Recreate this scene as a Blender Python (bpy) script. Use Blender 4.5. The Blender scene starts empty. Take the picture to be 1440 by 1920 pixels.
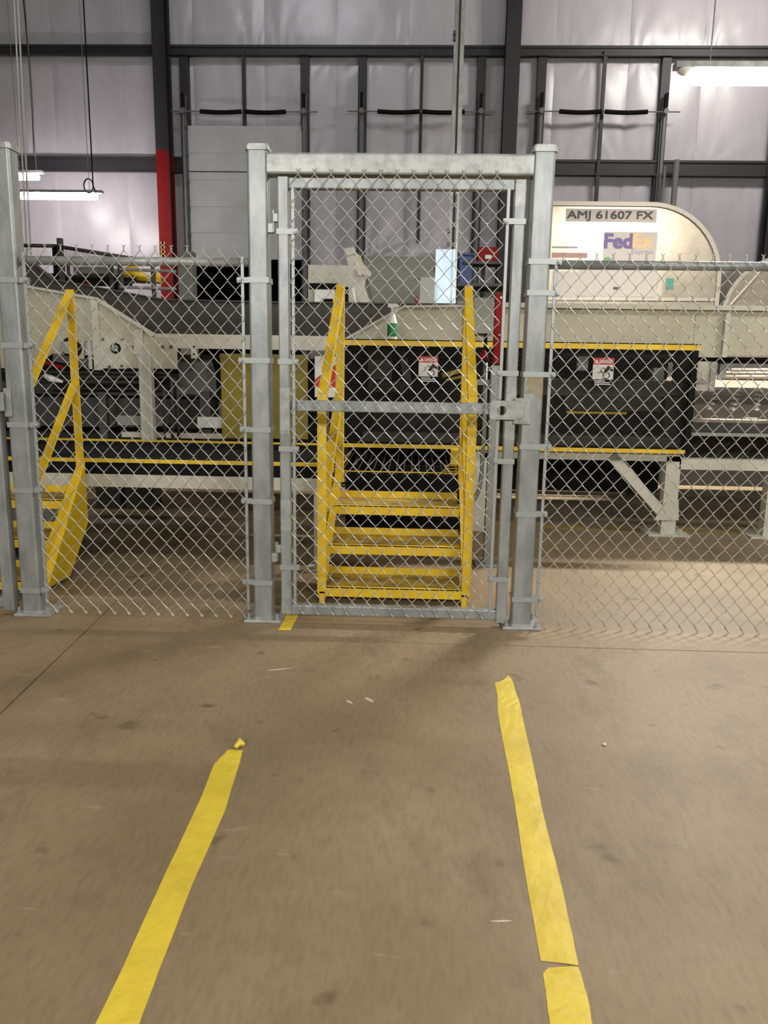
import bpy, bmesh, math, random
from mathutils import Vector, Matrix
random.seed(7)
S = bpy.context.scene
COL = S.collection
# ------------------------------------------------------------------ camera
YAW, PITCH, ROLL = 0.034977, 0.191355, 0.016054
CAM = Vector((0.20491, -3.9, 1.36398))
FPX = 1450.0
_f = Vector((-math.sin(YAW) * math.cos(PITCH), math.cos(YAW) * math.cos(PITCH), -math.sin(PITCH)))
_r = Vector((math.cos(YAW), math.sin(YAW), 0.0))
_u = _r.cross(_f)
RT = _r * math.cos(ROLL) + _u * math.sin(ROLL)
UP = -_r * math.sin(ROLL) + _u * math.cos(ROLL)
FW = _f
cd = bpy.data.cameras.new('camera')
cam = bpy.data.objects.new('camera', cd)
COL.objects.link(cam)
cd.sensor_fit = 'VERTICAL'
cd.sensor_height = 36.0
cd.sensor_width = 27.0
cd.lens = FPX / 1920.0 * 36.0
cd.clip_end = 200
cam.matrix_world = Matrix(((RT.x, UP.x, -FW.x, CAM.x), (RT.y, UP.y, -FW.y, CAM.y), (RT.z, UP.z, -FW.z, CAM.z), (0, 0, 0, 1)))
S.camera = cam
# ------------------------------------------------------------------ world, lights, exposure
S.view_settings.view_transform = 'Standard'
S.view_settings.look = 'None'
S.view_settings.gamma = 1.0
S.view_settings.use_curve_mapping = False
S.view_settings.exposure = 0.0
W = bpy.data.worlds.new('hall_ambient')
S.world = W
W.use_nodes = True
W.node_tree.nodes['Background'].inputs[0].default_value = (1.0, 0.93, 0.84, 1)
W.node_tree.nodes['Background'].inputs[1].default_value = 0.10


def area(name, loc, target, sx, sy, power, col):
    l = bpy.data.lights.new(name, 'AREA')
    l.shape = 'RECTANGLE'
    l.size, l.size_y = sx, sy
    l.energy = power
    l.color = col
    o = bpy.data.objects.new(name, l)
    COL.objects.link(o)
    o.location = loc
    o.rotation_euler = (Vector(target) - Vector(loc)).to_track_quat('-Z', 'Y').to_euler()
    return o


WARM = (1.0, 0.93, 0.82)
NEUT = (1.0, 0.98, 0.95)
area('ceiling_light', (-2.2, -8.5, 3.6), (-.8, 0, 1.2), 2.4, 0.4, 285, NEUT)
area('ceiling_light', (3.0, -8.0, 3.8), (1.4, 1, 1.4), 2.4, 0.4, 320, NEUT)
area('ceiling_light', (-.3, -3.0, 7.5), (-.3, -3.0, 0), 2.4, 0.5, 135, WARM)
area('ceiling_light', (6.0, -.6, 4.8), (2.4, 2.75, 1.4), 1.2, 0.4, 165, (1.0, .95, .88))
area('ceiling_light', (-2.5, 9.0, 10.5), (-2.5, 13.5, 6), 2.4, 0.8, 70, (.97, .96, 1.0))
area('ceiling_light', (6.8, 9.5, 9.0), (6.0, 14, 5.5), 2.4, 0.8, 280, (1.0, .94, .87))


# ------------------------------------------------------------------ helpers
def ray(px, py):
    return FW + RT * ((px - 720) / FPX) - UP * ((py - 960) / FPX)


def at(px, py, Y):
    d = ray(px, py)
    return CAM + d * ((Y - CAM.y) / d.y)


def atz(px, py, Z):
    d = ray(px, py)
    return CAM + d * ((Z - CAM.z) / d.z)


def lin(h):
    h = h.lstrip('#')
    c = [int(h[i:i + 2], 16) / 255 for i in (0, 2, 4)]
    return tuple(x / 12.92 if x <= .04045 else ((x + .055) / 1.055) ** 2.4 for x in c) + (1,)


MATS = {}


def mat(name, color, rough=.55, metal=0.0, var=None, scale=4.0, stretch=(1, 1, 1), bump=0.0, bscale=30.0, emit=0.0, lo=.35, hi=.65, spec=.5, detail=6):
    """Principled material; var = second colour mixed in by noise; bump = fine relief."""
    if name in MATS:
        return MATS[name]
    m = bpy.data.materials.new(name)
    m.use_nodes = True
    nt = m.node_tree
    b = nt.nodes['Principled BSDF']
    b.inputs['Roughness'].default_value = rough
    b.inputs['Metallic'].default_value = metal
    b.inputs['Specular IOR Level'].default_value = spec
    c = lin(color) if isinstance(color, str) else color
    b.inputs['Base Color'].default_value = c
    if var or bump:
        tc = nt.nodes.new('ShaderNodeTexCoord')
        mp = nt.nodes.new('ShaderNodeMapping')
        mp.inputs['Scale'].default_value = stretch
        nt.links.new(tc.outputs['Object'], mp.inputs[0])
    if var:
        n = nt.nodes.new('ShaderNodeTexNoise')
        n.inputs['Scale'].default_value = scale
        n.inputs['Detail'].default_value = detail
        n.inputs['Roughness'].default_value = .62
        nt.links.new(mp.outputs[0], n.inputs['Vector'])
        rp = nt.nodes.new('ShaderNodeMapRange')
        rp.inputs['From Min'].default_value = lo
        rp.inputs['From Max'].default_value = hi
        nt.links.new(n.outputs['Fac'], rp.inputs['Value'])
        mx = nt.nodes.new('ShaderNodeMix')
        mx.data_type = 'RGBA'
        mx.inputs['A'].default_value = c
        mx.inputs['B'].default_value = lin(var)
        nt.links.new(rp.outputs[0], mx.inputs['Factor'])
        nt.links.new(mx.outputs['Result'], b.inputs['Base Color'])
    if bump:
        n2 = nt.nodes.new('ShaderNodeTexNoise')
        n2.inputs['Scale'].default_value = bscale
        n2.inputs['Detail'].default_value = 4
        nt.links.new(mp.outputs[0], n2.inputs['Vector'])
        bp = nt.nodes.new('ShaderNodeBump')
        bp.inputs['Strength'].default_value = bump
        bp.inputs['Distance'].default_value = .02
        nt.links.new(n2.outputs['Fac'], bp.inputs['Height'])
        nt.links.new(bp.outputs[0], b.inputs['Normal'])
    if emit:
        b.inputs['Emission Color'].default_value = c
        b.inputs['Emission Strength'].default_value = emit
    MATS[name] = m
    return m


class MB:
    def __init__(s):
        s.v = []
        s.f = []

    def add(s, vs, fs):
        o = len(s.v)
        s.v += [tuple(v) for v in vs]
        s.f += [tuple(i + o for i in f) for f in fs]
        return s

    def box(s, x0, x1, y0, y1, z0, z1):
        if x1 < x0: x0, x1 = x1, x0
        if y1 < y0: y0, y1 = y1, y0
        if z1 < z0: z0, z1 = z1, z0
        return s.add([(x0, y0, z0), (x1, y0, z0), (x1, y1, z0), (x0, y1, z0), (x0, y0, z1), (x1, y0, z1), (x1, y1, z1), (x0, y1, z1)],
                     [(3, 2, 1, 0), (4, 5, 6, 7), (0, 1, 5, 4), (1, 2, 6, 5), (2, 3, 7, 6), (3, 0, 4, 7)])

    def bbox(s, x0, x1, y0, y1, z0, z1, b=.004):
        """box with chamfered vertical and horizontal edges"""
        if x1 < x0: x0, x1 = x1, x0
        if y1 < y0: y0, y1 = y1, y0
        if z1 < z0: z0, z1 = z1, z0
        bm = bmesh.new()
        bmesh.ops.create_cube(bm, size=1)
        for v in bm.verts:
            v.co = Vector((x0 + (v.co.x + .5) * (x1 - x0), y0 + (v.co.y + .5) * (y1 - y0), z0 + (v.co.z + .5) * (z1 - z0)))
        bmesh.ops.bevel(bm, geom=bm.edges[:], offset=b, segments=2, affect='EDGES', profile=.5)
        bm.verts.index_update()
        s.add([v.co for v in bm.verts], [[v.index for v in f.verts] for f in bm.faces])
        bm.free()
        return s

    def prism(s, poly, y0, y1):
        """polygon in XZ extruded along Y"""
        n = len(poly)
        ar = sum(poly[i][0] * poly[(i + 1) % n][1] - poly[(i + 1) % n][0] * poly[i][1] for i in range(n))
        if ar < 0: poly = poly[::-1]
        vs = [(x, y0, z) for x, z in poly] + [(x, y1, z) for x, z in poly]
        fs = [tuple(range(n)), tuple(range(2 * n - 1, n - 1, -1))]
        fs += [(i, i + n, (i + 1) % n + n, (i + 1) % n) for i in range(n)]
        return s.add(vs, fs)

    def prismz(s, poly, z0, z1):
        n = len(poly)
        ar = sum(poly[i][0] * poly[(i + 1) % n][1] - poly[(i + 1) % n][0] * poly[i][1] for i in range(n))
        if ar < 0: poly = poly[::-1]
        vs = [(x, y, z0) for x, y in poly] + [(x, y, z1) for x, y in poly]
        fs = [tuple(range(n - 1, -1, -1)), tuple(range(n, 2 * n))]
        fs += [(i, (i + 1) % n, (i + 1) % n + n, i + n) for i in range(n)]
        return s.add(vs, fs)

    def prismx(s, poly, x0, x1):
        """polygon in YZ extruded along X"""
        n = len(poly)
        ar = sum(poly[i][0] * poly[(i + 1) % n][1] - poly[(i + 1) % n][0] * poly[i][1] for i in range(n))
        if ar < 0: poly = poly[::-1]
        vs = [(x0, y, z) for y, z in poly] + [(x1, y, z) for y, z in poly]
        fs = [tuple(range(n - 1, -1, -1)), tuple(range(n, 2 * n))]
        fs += [(i, (i + 1) % n, (i + 1) % n + n, i + n) for i in range(n)]
        return s.add(vs, fs)

    def bar(s, a, b, w, h, up=(0, 0, 1)):
        a = Vector(a); b = Vector(b)
        t = (b - a).normalized()
        u = Vector(up)
        if abs(t.dot(u)) > .98: u = Vector((0, 1, 0))
        sd = t.cross(u).normalized()
        u = sd.cross(t).normalized()
        vs = []
        for p in (a, b):
            for i, j in ((-1, -1), (1, -1), (1, 1), (-1, 1)):
                vs.append(p + sd * (i * w / 2) + u * (j * h / 2))
        return s.add(vs, [(3, 2, 1, 0), (4, 5, 6, 7), (0, 1, 5, 4), (1, 2, 6, 5), (2, 3, 7, 6), (3, 0, 4, 7)])

    def tube(s, pts, r, n=8, caps=True):
        pts = [Vector(p) for p in pts]
        m = len(pts)
        rs = r if isinstance(r, (list, tuple)) else [r] * m
        vs = []
        prev = None
        for i, p in enumerate(pts):
            t = (pts[min(i + 1, m - 1)] - pts[max(i - 1, 0)])
            if t.length < 1e-9: t = Vector((0, 0, 1))
            t.normalize()
            if prev is None:
                a = Vector((0, 1, 0)) if abs(t.y) < .9 else Vector((1, 0, 0))
            else:
                a = prev
            sd = (a - t * a.dot(t))
            if sd.length < 1e-6: sd = t.orthogonal()
            sd.normalize()
            prev = sd
            w = t.cross(sd)
            for k in range(n):
                q = 2 * math.pi * k / n
                vs.append(p + (sd * math.cos(q) + w * math.sin(q)) * rs[i])
        fs = []
        for i in range(m - 1):
            for k in range(n):
                k2 = (k + 1) % n
                fs.append((i * n + k, i * n + k2, (i + 1) * n + k2, (i + 1) * n + k))
        if caps:
            fs.append(tuple(range(n - 1, -1, -1)))
            fs.append(tuple(range((m - 1) * n, m * n)))
        return s.add(vs, fs)

    def lathe(s, prof, cx, cy, n=16):
        vs = []
        for r, z in prof:
            for k in range(n):
                q = 2 * math.pi * k / n
                vs.append((cx + r * math.cos(q), cy + r * math.sin(q), z))
        fs = []
        for i in range(len(prof) - 1):
            for k in range(n):
                k2 = (k + 1) % n
                fs.append((i * n + k, i * n + k2, (i + 1) * n + k2, (i + 1) * n + k))
        fs.append(tuple(range(n - 1, -1, -1)))
        fs.append(tuple(range((len(prof) - 1) * n, len(prof) * n)))
        return s.add(vs, fs)

    def disc_y(s, cx, cz, r, y0, y1, n=18):
        return s.prism([(cx + r * math.cos(2 * math.pi * k / n), cz + r * math.sin(2 * math.pi * k / n)) for k in range(n)], y0, y1)

    def ring_y(s, cx, cz, r0, r1, y0, y1, n=18):
        vs = []
        for r, y in ((r0, y0), (r1, y0), (r1, y1), (r0, y1)):
            for k in range(n):
                q = 2 * math.pi * k / n
                vs.append((cx + r * math.cos(q), y, cz + r * math.sin(q)))
        fs = []
        for i in range(4):
            j = (i + 1) % 4
            for k in range(n):
                k2 = (k + 1) % n
                fs.append((i * n + k, i * n + k2, j * n + k2, j * n + k))
        return s.add(vs, fs)

    def mesh(s, name, m, smooth=False):
        me = bpy.data.meshes.new(name)
        me.from_pydata(s.v, [], s.f)
        me.update()
        bm = bmesh.new()
        bm.from_mesh(me)
        bmesh.ops.recalc_face_normals(bm, faces=bm.faces[:])
        bm.to_mesh(me)
        bm.free()
        if smooth:
            for p in me.polygons: p.use_smooth = True
        if m: me.materials.append(m)
        return me

    def build(s, name, m, parent=None, smooth=False, label=None, kind=None):
        o = bpy.data.objects.new(name, s.mesh(name, m, smooth))
        COL.objects.link(o)
        if parent is not None:
            o.parent = parent
            o.matrix_parent_inverse = parent_inv(parent)
        if label: o['label'] = label
        if kind: o['kind'] = kind
        return o


WM = {}


def parent_inv(p):
    return WM.get(p.name, Matrix.Identity(4)).inverted()


def tag(o, label, cat, group=None):
    o['label'] = label
    o['category'] = cat
    if group: o['group'] = group
    return o


def thing(name, label, cat, loc=(0, 0, 0), group=None, kind=None):
    o = bpy.data.objects.new(name, None)
    COL.objects.link(o)
    o.location = loc
    o.empty_display_size = .1
    WM[o.name] = Matrix.Translation(Vector(loc))
    if label: o['label'] = label
    if cat: o['category'] = cat
    if group: o['group'] = group
    if kind: o['kind'] = kind
    return o


def rect(px0, py0, px1, py1, Y):
    """world x0,x1,z0,z1 of an upright rectangle standing in plane Y"""
    xm, ym = (px0 + px1) / 2, (py0 + py1) / 2
    return at(px0, ym, Y).x, at(px1, ym, Y).x, at(xm, py1, Y).z, at(xm, py0, Y).z


def pbox(mb, px0, py0, px1, py1, Y, d):
    x0, x1, z0, z1 = rect(px0, py0, px1, py1, Y)
    mb.box(x0, x1, Y, Y + d, z0, z1)
    return mb


def poly(pts, Y):
    return [(at(x, y, Y).x, at(x, y, Y).z) for x, y in pts]


def rsq(x0, x1, y0, y1, r, n=4):
    out = []
    for cx, cy, a0 in ((x1 - r, y0 + r, -90), (x1 - r, y1 - r, 0), (x0 + r, y1 - r, 90), (x0 + r, y0 + r, 180)):
        for k in range(n + 1):
            q = math.radians(a0 + 90 * k / n)
            out.append((cx + r * math.cos(q), cy + r * math.sin(q)))
    return out


def text_mesh(s, size, bold=0.0):
    cu = bpy.data.curves.new('lettering', 'FONT')
    cu.body = s
    cu.size = size
    cu.align_x = 'LEFT'
    cu.offset = bold
    cu.extrude = .0015
    cu.resolution_u = 3
    o = bpy.data.objects.new('lettering', cu)
    COL.objects.link(o)
    dg = bpy.context.evaluated_depsgraph_get()
    me = bpy.data.meshes.new_from_object(o.evaluated_get(dg))
    bpy.data.objects.remove(o)
    bpy.data.curves.remove(cu)
    return me


def lettering(s, x, y, z, width, height, m, parent, bold=0.0):
    """flat letters facing the camera side (-Y), lower-left corner at x, z"""
    t0 = text_mesh(s, 1.0)
    xs = [v.co.x for v in t0.vertices]; ys = [v.co.y for v in t0.vertices]
    x0, x1, y0, y1 = min(xs), max(xs), min(ys), max(ys)
    mb = MB()
    fat = bold * height
    offs = [(0, 0)] if not bold else [(-fat, -fat), (fat, -fat), (fat, fat), (-fat, fat)]
    for k, (dx, dz) in enumerate(offs):
        mb.add([(x + (v.co.x - x0) / (x1 - x0) * width + dx, y - v.co.z - .0002 * k, z + (v.co.y - y0) / (y1 - y0) * height + dz) for v in t0.vertices],
               [tuple(p.vertices) for p in t0.polygons])
    me = mb.mesh('lettering', None)
    me.materials.clear()
    me.materials.append(m)
    o = bpy.data.objects.new('lettering', me)
    COL.objects.link(o)
    o.parent = parent
    o.matrix_parent_inverse = parent_inv(parent)
    return o


# ------------------------------------------------------------------ materials
GALV = mat('galvanized', '#989b99', .4, .3, var='#7f8381', scale=10, stretch=(1, 1, .4), bump=.05, bscale=40, lo=.38, hi=.62)
GALVB = mat('galvanized_bright', '#a6a8a3', .4, .25, var='#8a8d89', scale=13, bump=.05, bscale=40, lo=.38, hi=.62)
ZINC = mat('zinc_fitting', '#9b9f9c', .42, .35)
WIRE = mat('galvanized_wire', '#b3b4ae', .35, .5)
YEL = mat('yellow_paint', '#e6c224', .5, 0, var='#d8b01a', scale=6)
YELT = mat('yellow_tread', '#bfa136', .65, 0, var='#7d6c42', scale=9, stretch=(.7, 1.4, 1), lo=.38, hi=.62)
TAPE = mat('yellow_tape', '#dcc33c', .5, 0, var='#c4aa36', scale=5, stretch=(1, 1, 1), lo=.4, hi=.75, bump=.15, bscale=25)
BEIGE = mat('beige_paint', '#b9b49c', .5, 0, var='#aaa48d', scale=3)
BEIGEL = mat('light_beige_paint', '#c6c3b3', .5, 0, var='#b3b0a0', scale=3)
CHAR = mat('charcoal_steel', '#37322b', .6, .1, var='#423c33', scale=5)
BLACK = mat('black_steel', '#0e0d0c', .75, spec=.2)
DARK = mat('dark_machinery', '#2a2826', .7, 0, var='#38352f', scale=6)
DGREY = mat('dark_grey_paint', '#4b4944', .6, 0, var='#474541', scale=5)
GREY = mat('grey_paint', '#8d8f88', .55, 0, var='#83857d', scale=4)
STEEL = mat('wall_steel', '#2c2d30', .55, 0, var='#242528', scale=2)
STEELL = mat('wall_steel_light', '#6a6b6c', .55, .1)
RED = mat('red_paint', '#86100f', .65, 0, var='#720c0c', scale=3, spec=.2)
VINYL = mat('insulation_vinyl', '#c1bec4', .3, 0, var='#b5b2b8', scale=1.2, stretch=(2, 1, .6), bump=.12, bscale=4.0)
WHITE = mat('white_plastic', '#e4e4de', .4)
DOORP = mat('door_panel', '#b4b7b6', .5, 0, var='#a8abaa', scale=2)
DOORG = mat('grey_door_panel', '#9b9c94', .5, 0, var='#919289', scale=2)
MUST = mat('mustard_panel', '#8a7a12', .55, 0, var='#77680f', scale=3)
EXPM = mat('expanded_metal', '#35322c', .6, .2)
ALU = mat('aluminium_skin', '#958d7e', .33, .5, var='#7d7667', scale=1.6, bump=.25, bscale=2.2)
ALUE = mat('aluminium_edge', '#938d82', .45, .3)
PLATE = mat('white_label', '#98918a', .5)
INK = mat('black_print', '#2a2622', .6)
PURP = mat('purple_print', '#351164', .5)
ORNG = mat('faded_orange_print', '#b8935c', .5)
PALEP = mat('pale_grey_print', '#716b78', .5)
GREEN = mat('green_label', '#0b7a45', .45)
TEAL = mat('teal_label', '#1f6f60', .5)
SIGNW = mat('sign_white', '#d9d8d2', .5)
SIGNR = mat('sign_red', '#b8231f', .5)
LAMPW = mat('lamp_lens', (1.0, .93, .86, 1), .4, emit=14)
LAMPL = mat('lamp_lens_left', (1.0, .9, .9, 1), .4, emit=95)
STAINLESS = mat('stainless_sheen', '#c3d3e0', .3, .25, var='#9fb6cb', scale=3)  # pale blue base colour stands in for light reflected by the steel
BLUE = mat('blue_plastic', '#16306a', .5)
YCLOTH = mat('yellow_webbing', '#f1c51f', .6)
RUBBER = mat('black_rubber', '#0f0e0e', .8, spec=.15)


def concrete():
    m = bpy.data.materials.new('concrete')
    m.use_nodes = True
    nt = m.node_tree
    b = nt.nodes['Principled BSDF']
    tc = nt.nodes.new('ShaderNodeTexCoord')

    def noise(sc, det, rough, st=(1, 1, 1)):
        mp = nt.nodes.new('ShaderNodeMapping')
        mp.inputs['Scale'].default_value = st
        nt.links.new(tc.outputs['Object'], mp.inputs[0])
        n = nt.nodes.new('ShaderNodeTexNoise')
        n.inputs['Scale'].default_value = sc
        n.inputs['Detail'].default_value = det
        n.inputs['Roughness'].default_value = rough
        nt.links.new(mp.outputs[0], n.inputs['Vector'])
        return n.outputs['Fac']

    def mix(fac, a, c, lo, hi, amt=1.0):
        r = nt.nodes.new('ShaderNodeMapRange')
        r.inputs['From Min'].default_value = lo
        r.inputs['From Max'].default_value = hi
        r.inputs['To Max'].default_value = amt
        nt.links.new(fac, r.inputs['Value'])
        x = nt.nodes.new('ShaderNodeMix')
        x.data_type = 'RGBA'
        nt.links.new(r.outputs[0], x.inputs['Factor'])
        if isinstance(a, str): x.inputs['A'].default_value = lin(a)
        else: nt.links.new(a, x.inputs['A'])
        x.inputs['B'].default_value = lin(c)
        return x.outputs['Result']
    c = mix(noise(1.1, 6, .6), '#806f54', '#938166', .35, .65)
    c = mix(noise(2.6, 8, .7, (1, .5, 1)), c, '#685b45', .52, .72, .7)
    c = mix(noise(60, 4, .6, (1, .25, 1)), c, '#5f5340', .45, .75, .35)
    c = mix(noise(5.5, 3, .5), c, '#52472f', .66, .74, .7)
    c = mix(noise(9.0, 5, .6, (.5, 1.6, 1)), c, '#a59780', .64, .75, .55)
    nt.links.new(c, b.inputs['Base Color'])
    b.inputs['Roughness'].default_value = .55
    b.inputs['Specular IOR Level'].default_value = .35
    bp = nt.nodes.new('ShaderNodeBump')
    bp.inputs['Strength'].default_value = .12
    bp.inputs['Distance'].default_value = .01
    nt.links.new(noise(45, 6, .65), bp.inputs['Height'])
    nt.links.new(bp.outputs[0], b.inputs['Normal'])
    return m


CONC = concrete()
JOINT = mat('joint_filler', '#3a3226', .8)

# ------------------------------------------------------------------ floor: base with four poured slabs and sunk joints
floor = thing('floor', None, None, (0, 0, 0), kind='structure')
MB().box(-14, 14, -7, 15.6, -.16, -.012).build('floor_base', JOINT, floor)


def jx(y): return -1.443 - .063 * y


G = .004
XA, XB, YA, YB, YC = -14, 14, -7, 15, -.255
for q in ([(XA, YA), (jx(YA) - G, YA), (jx(YC) - G, YC - G), (XA, YC - G)],
          [(jx(YA) + G, YA), (XB, YA), (XB, YC - G), (jx(YC) + G, YC - G)],
          [(XA, YC + G), (jx(YC) - G, YC + G), (jx(YB) - G, YB), (XA, YB)],
          [(jx(YC) + G, YC + G), (XB, YC + G), (XB, YB), (jx(YB) + G, YB)]):
    MB().prismz(q, -.15, 0).build('slab', CONC, floor)
SCUFF = mat('white_scuff', '#c9bfa8', .7)
for cx, cy, l, w, a in ((655, 1316, .05, .014, 2.3), (692, 1312, .06, .02, 2.4), (940, 1727, .06, .006, .1), (524, 1255, .12, .01, .3)):
    p = atz(cx, cy, 0)
    pts = []
    for k in range(9):
        q = 2 * math.pi * k / 9
        rr = random.uniform(.75, 1.1)
        x, y = l / 2 * math.cos(q) * rr, w / 2 * math.sin(q) * rr
        pts.append((p.x + x * math.cos(a) - y * math.sin(a), p.y + x * math.sin(a) + y * math.cos(a)))
    MB().prismz(pts, -.0005, .0006).build('scuff', SCUFF, floor, label='pale scuff on the concrete')
YLINE = mat('worn_floor_paint', '#a08433', .7, 0, var='#6d5c33', scale=9)
MB().box(-2, 6.5, 2.58, 2.68, -.0005, .0008).build('painted_line', YLINE, floor, label='worn yellow floor line')

# ------------------------------------------------------------------ back wall: vinyl-faced insulation, girts
YW = 14.0
wall = thing('wall_back', None, None, (0, YW, 0), kind='structure')

ZG2 = at(700, 96, YW).z
ZG1a = at(160, 308, YW).z
ZG1b = at(1200, 316, YW).z
ZG1 = (ZG1a + ZG1b) / 2
DX1 = (at(350, 300, YW).x, at(572, 300, YW).x)
DX2 = (at(678, 300, YW).x, at(897, 300, YW).x)
DX3 = (at(1008, 300, YW).x, at(1236, 300, YW).x)
ZOPEN = at(600, 480, YW).z

cl = MB()
cl.box(-14, DX1[0], YW + .25, YW + .4, 0, 13.5).box(DX1[1], 14, YW + .25, YW + .4, 0, 13.5).box(DX1[0], DX1[1], YW + .25, YW + .4, ZOPEN, 13.5)
cl.build('cladding', mat('cladding', '#8e8c8c', .6), wall)


def panel(x0, x1, z0, z1, name='insulation_panel'):
    n, m = 26, 24
    vs, fs = [], []
    ph = random.uniform(0, 6)
    w, h = x1 - x0, z1 - z0
    pins = [(random.uniform(0, w), 0, random.uniform(.25, 1)) for q in range(2)] + [(random.uniform(0, w), h, random.uniform(.2, .8)) for q in range(1)]
    for j in range(m + 1):
        v = j / m
        for i in range(n + 1):
            u = i / n
            bul = math.sin(math.pi * u) ** .6 * math.sin(math.pi * v) ** .5 if 0 < v < 1 else 0
            wr = 0
            for (qx, qz, am) in pins:
                dx, dz = u * w - qx, abs(v * h - qz)
                r = math.hypot(dx, dz)
                wr += am * .03 * min(1, r * 3) * math.exp(-r / .55) * math.sin(11 * math.atan2(dx, dz + .05) + ph)
            y = YW + .16 - .05 * bul - wr + .006 * math.sin(u * 7 + ph) * math.sin(v * 4 + ph)
            vs.append((x0 + w * u, y, z0 + h * v))
    for j in range(m):
        for i in range(n):
            a = j * (n + 1) + i
            fs.append((a, a + 1, a + n + 2, a + n + 1))
    MB().add(vs, fs).build(name, VINYL, wall, smooth=True)


xs = [-14 + 1.55 * k for k in range(19)]
for a, b in zip(xs, xs[1:]):
    panel(a, b, ZG2, 13.4)
    panel(a, b, ZG1, ZG2)
    for (d0, d1) in (DX1, DX2, DX3):
        if a < d1 and b > d0: break
    else:
        panel(a, b, 0, ZG1)
        continue
    segs = [(a, b)]
    for (d0, d1) in (DX1, DX2, DX3):
        ns = []
        for s0, s1 in segs:
            if s1 <= d0 or s0 >= d1: ns.append((s0, s1)); continue
            if s0 < d0: ns.append((s0, d0))
            if s1 > d1: ns.append((d1, s1))
        segs = ns
    for s0, s1 in segs: panel(s0, s1, 0, ZG1)
    for (d0, d1) in (DX1, DX2, DX3):
        s0, s1 = max(a, d0), min(b, d1)
        if s1 - s0 > .02: panel(s0, s1, ZOPEN, ZG1)
for z, h in ((ZG2, .21), (ZG1, .32)):
    g = MB()
    g.box(-14, 14, YW - .02, YW + .0, z - h / 2, z + h / 2)
    g.box(-14, 14, YW - .02, YW + .2, z + h / 2 - .02, z + h / 2)
    g.box(-14, 14, YW - .09, YW + .0, z - h / 2, z - h / 2 + .02)
    g.box(-14, 14, YW - .05, YW + .0, z + h / 2 - .05, z + h / 2)
    g.build('girt', STEEL, wall)
g = MB().box(-14, 14, YW - .02, YW + .2, 11.2, 11.4).build('girt', STEEL, wall)


def column(px, label, redtop):
    c = at(px, 200, YW - .35)
    x = c.x
    t = thing('steel_column', label, 'column', (x, YW - .35, 0), 'wall columns')
    zr = at(px, 281, YW - .35).z

    def seg(z0, z1, m):
        b = MB()
        b.box(x - .15, x + .15, YW - .35, YW - .33, z0, z1)
        b.box(x - .012, x + .012, YW - .33, YW - .06, z0, z1)
        b.box(x - .15, x + .15, YW - .06, YW - .04, z0, z1)
        return b
    if redtop:
        seg(zr, 13.3, STEEL).build('upper_shaft', STEEL, t)
        seg(0, zr, RED).build('lower_shaft', RED, t, label='red painted lower shaft')
        mk = at(305, 468, YW - .36)
        b = MB()
        for k in range(4):
            b.box(mk.x - .05, mk.x + .05, YW - .353, YW - .35, mk.z - .16 + k * .09, mk.z - .10 + k * .09)
        b.box(mk.x - .02, mk.x + .02, YW - .353, YW - .35, mk.z - .16, mk.z + .17)
        b.build('pale_marking', ORNG, t, label='small pale vertical marking')
    else:
        seg(0, 13.3, STEEL).build('shaft', STEEL, t)
    MB().box(x - .2, x + .2, YW - .4, YW - .02, 0, .02).build('base_plate', STEEL, t)


column(302, 'dark steel wall column painted red on its lower half', True)
column(958, 'dark steel wall column standing behind the right side of the gate', False)
column(1475, 'dark steel wall column at the right edge, behind the second container', False)

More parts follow.
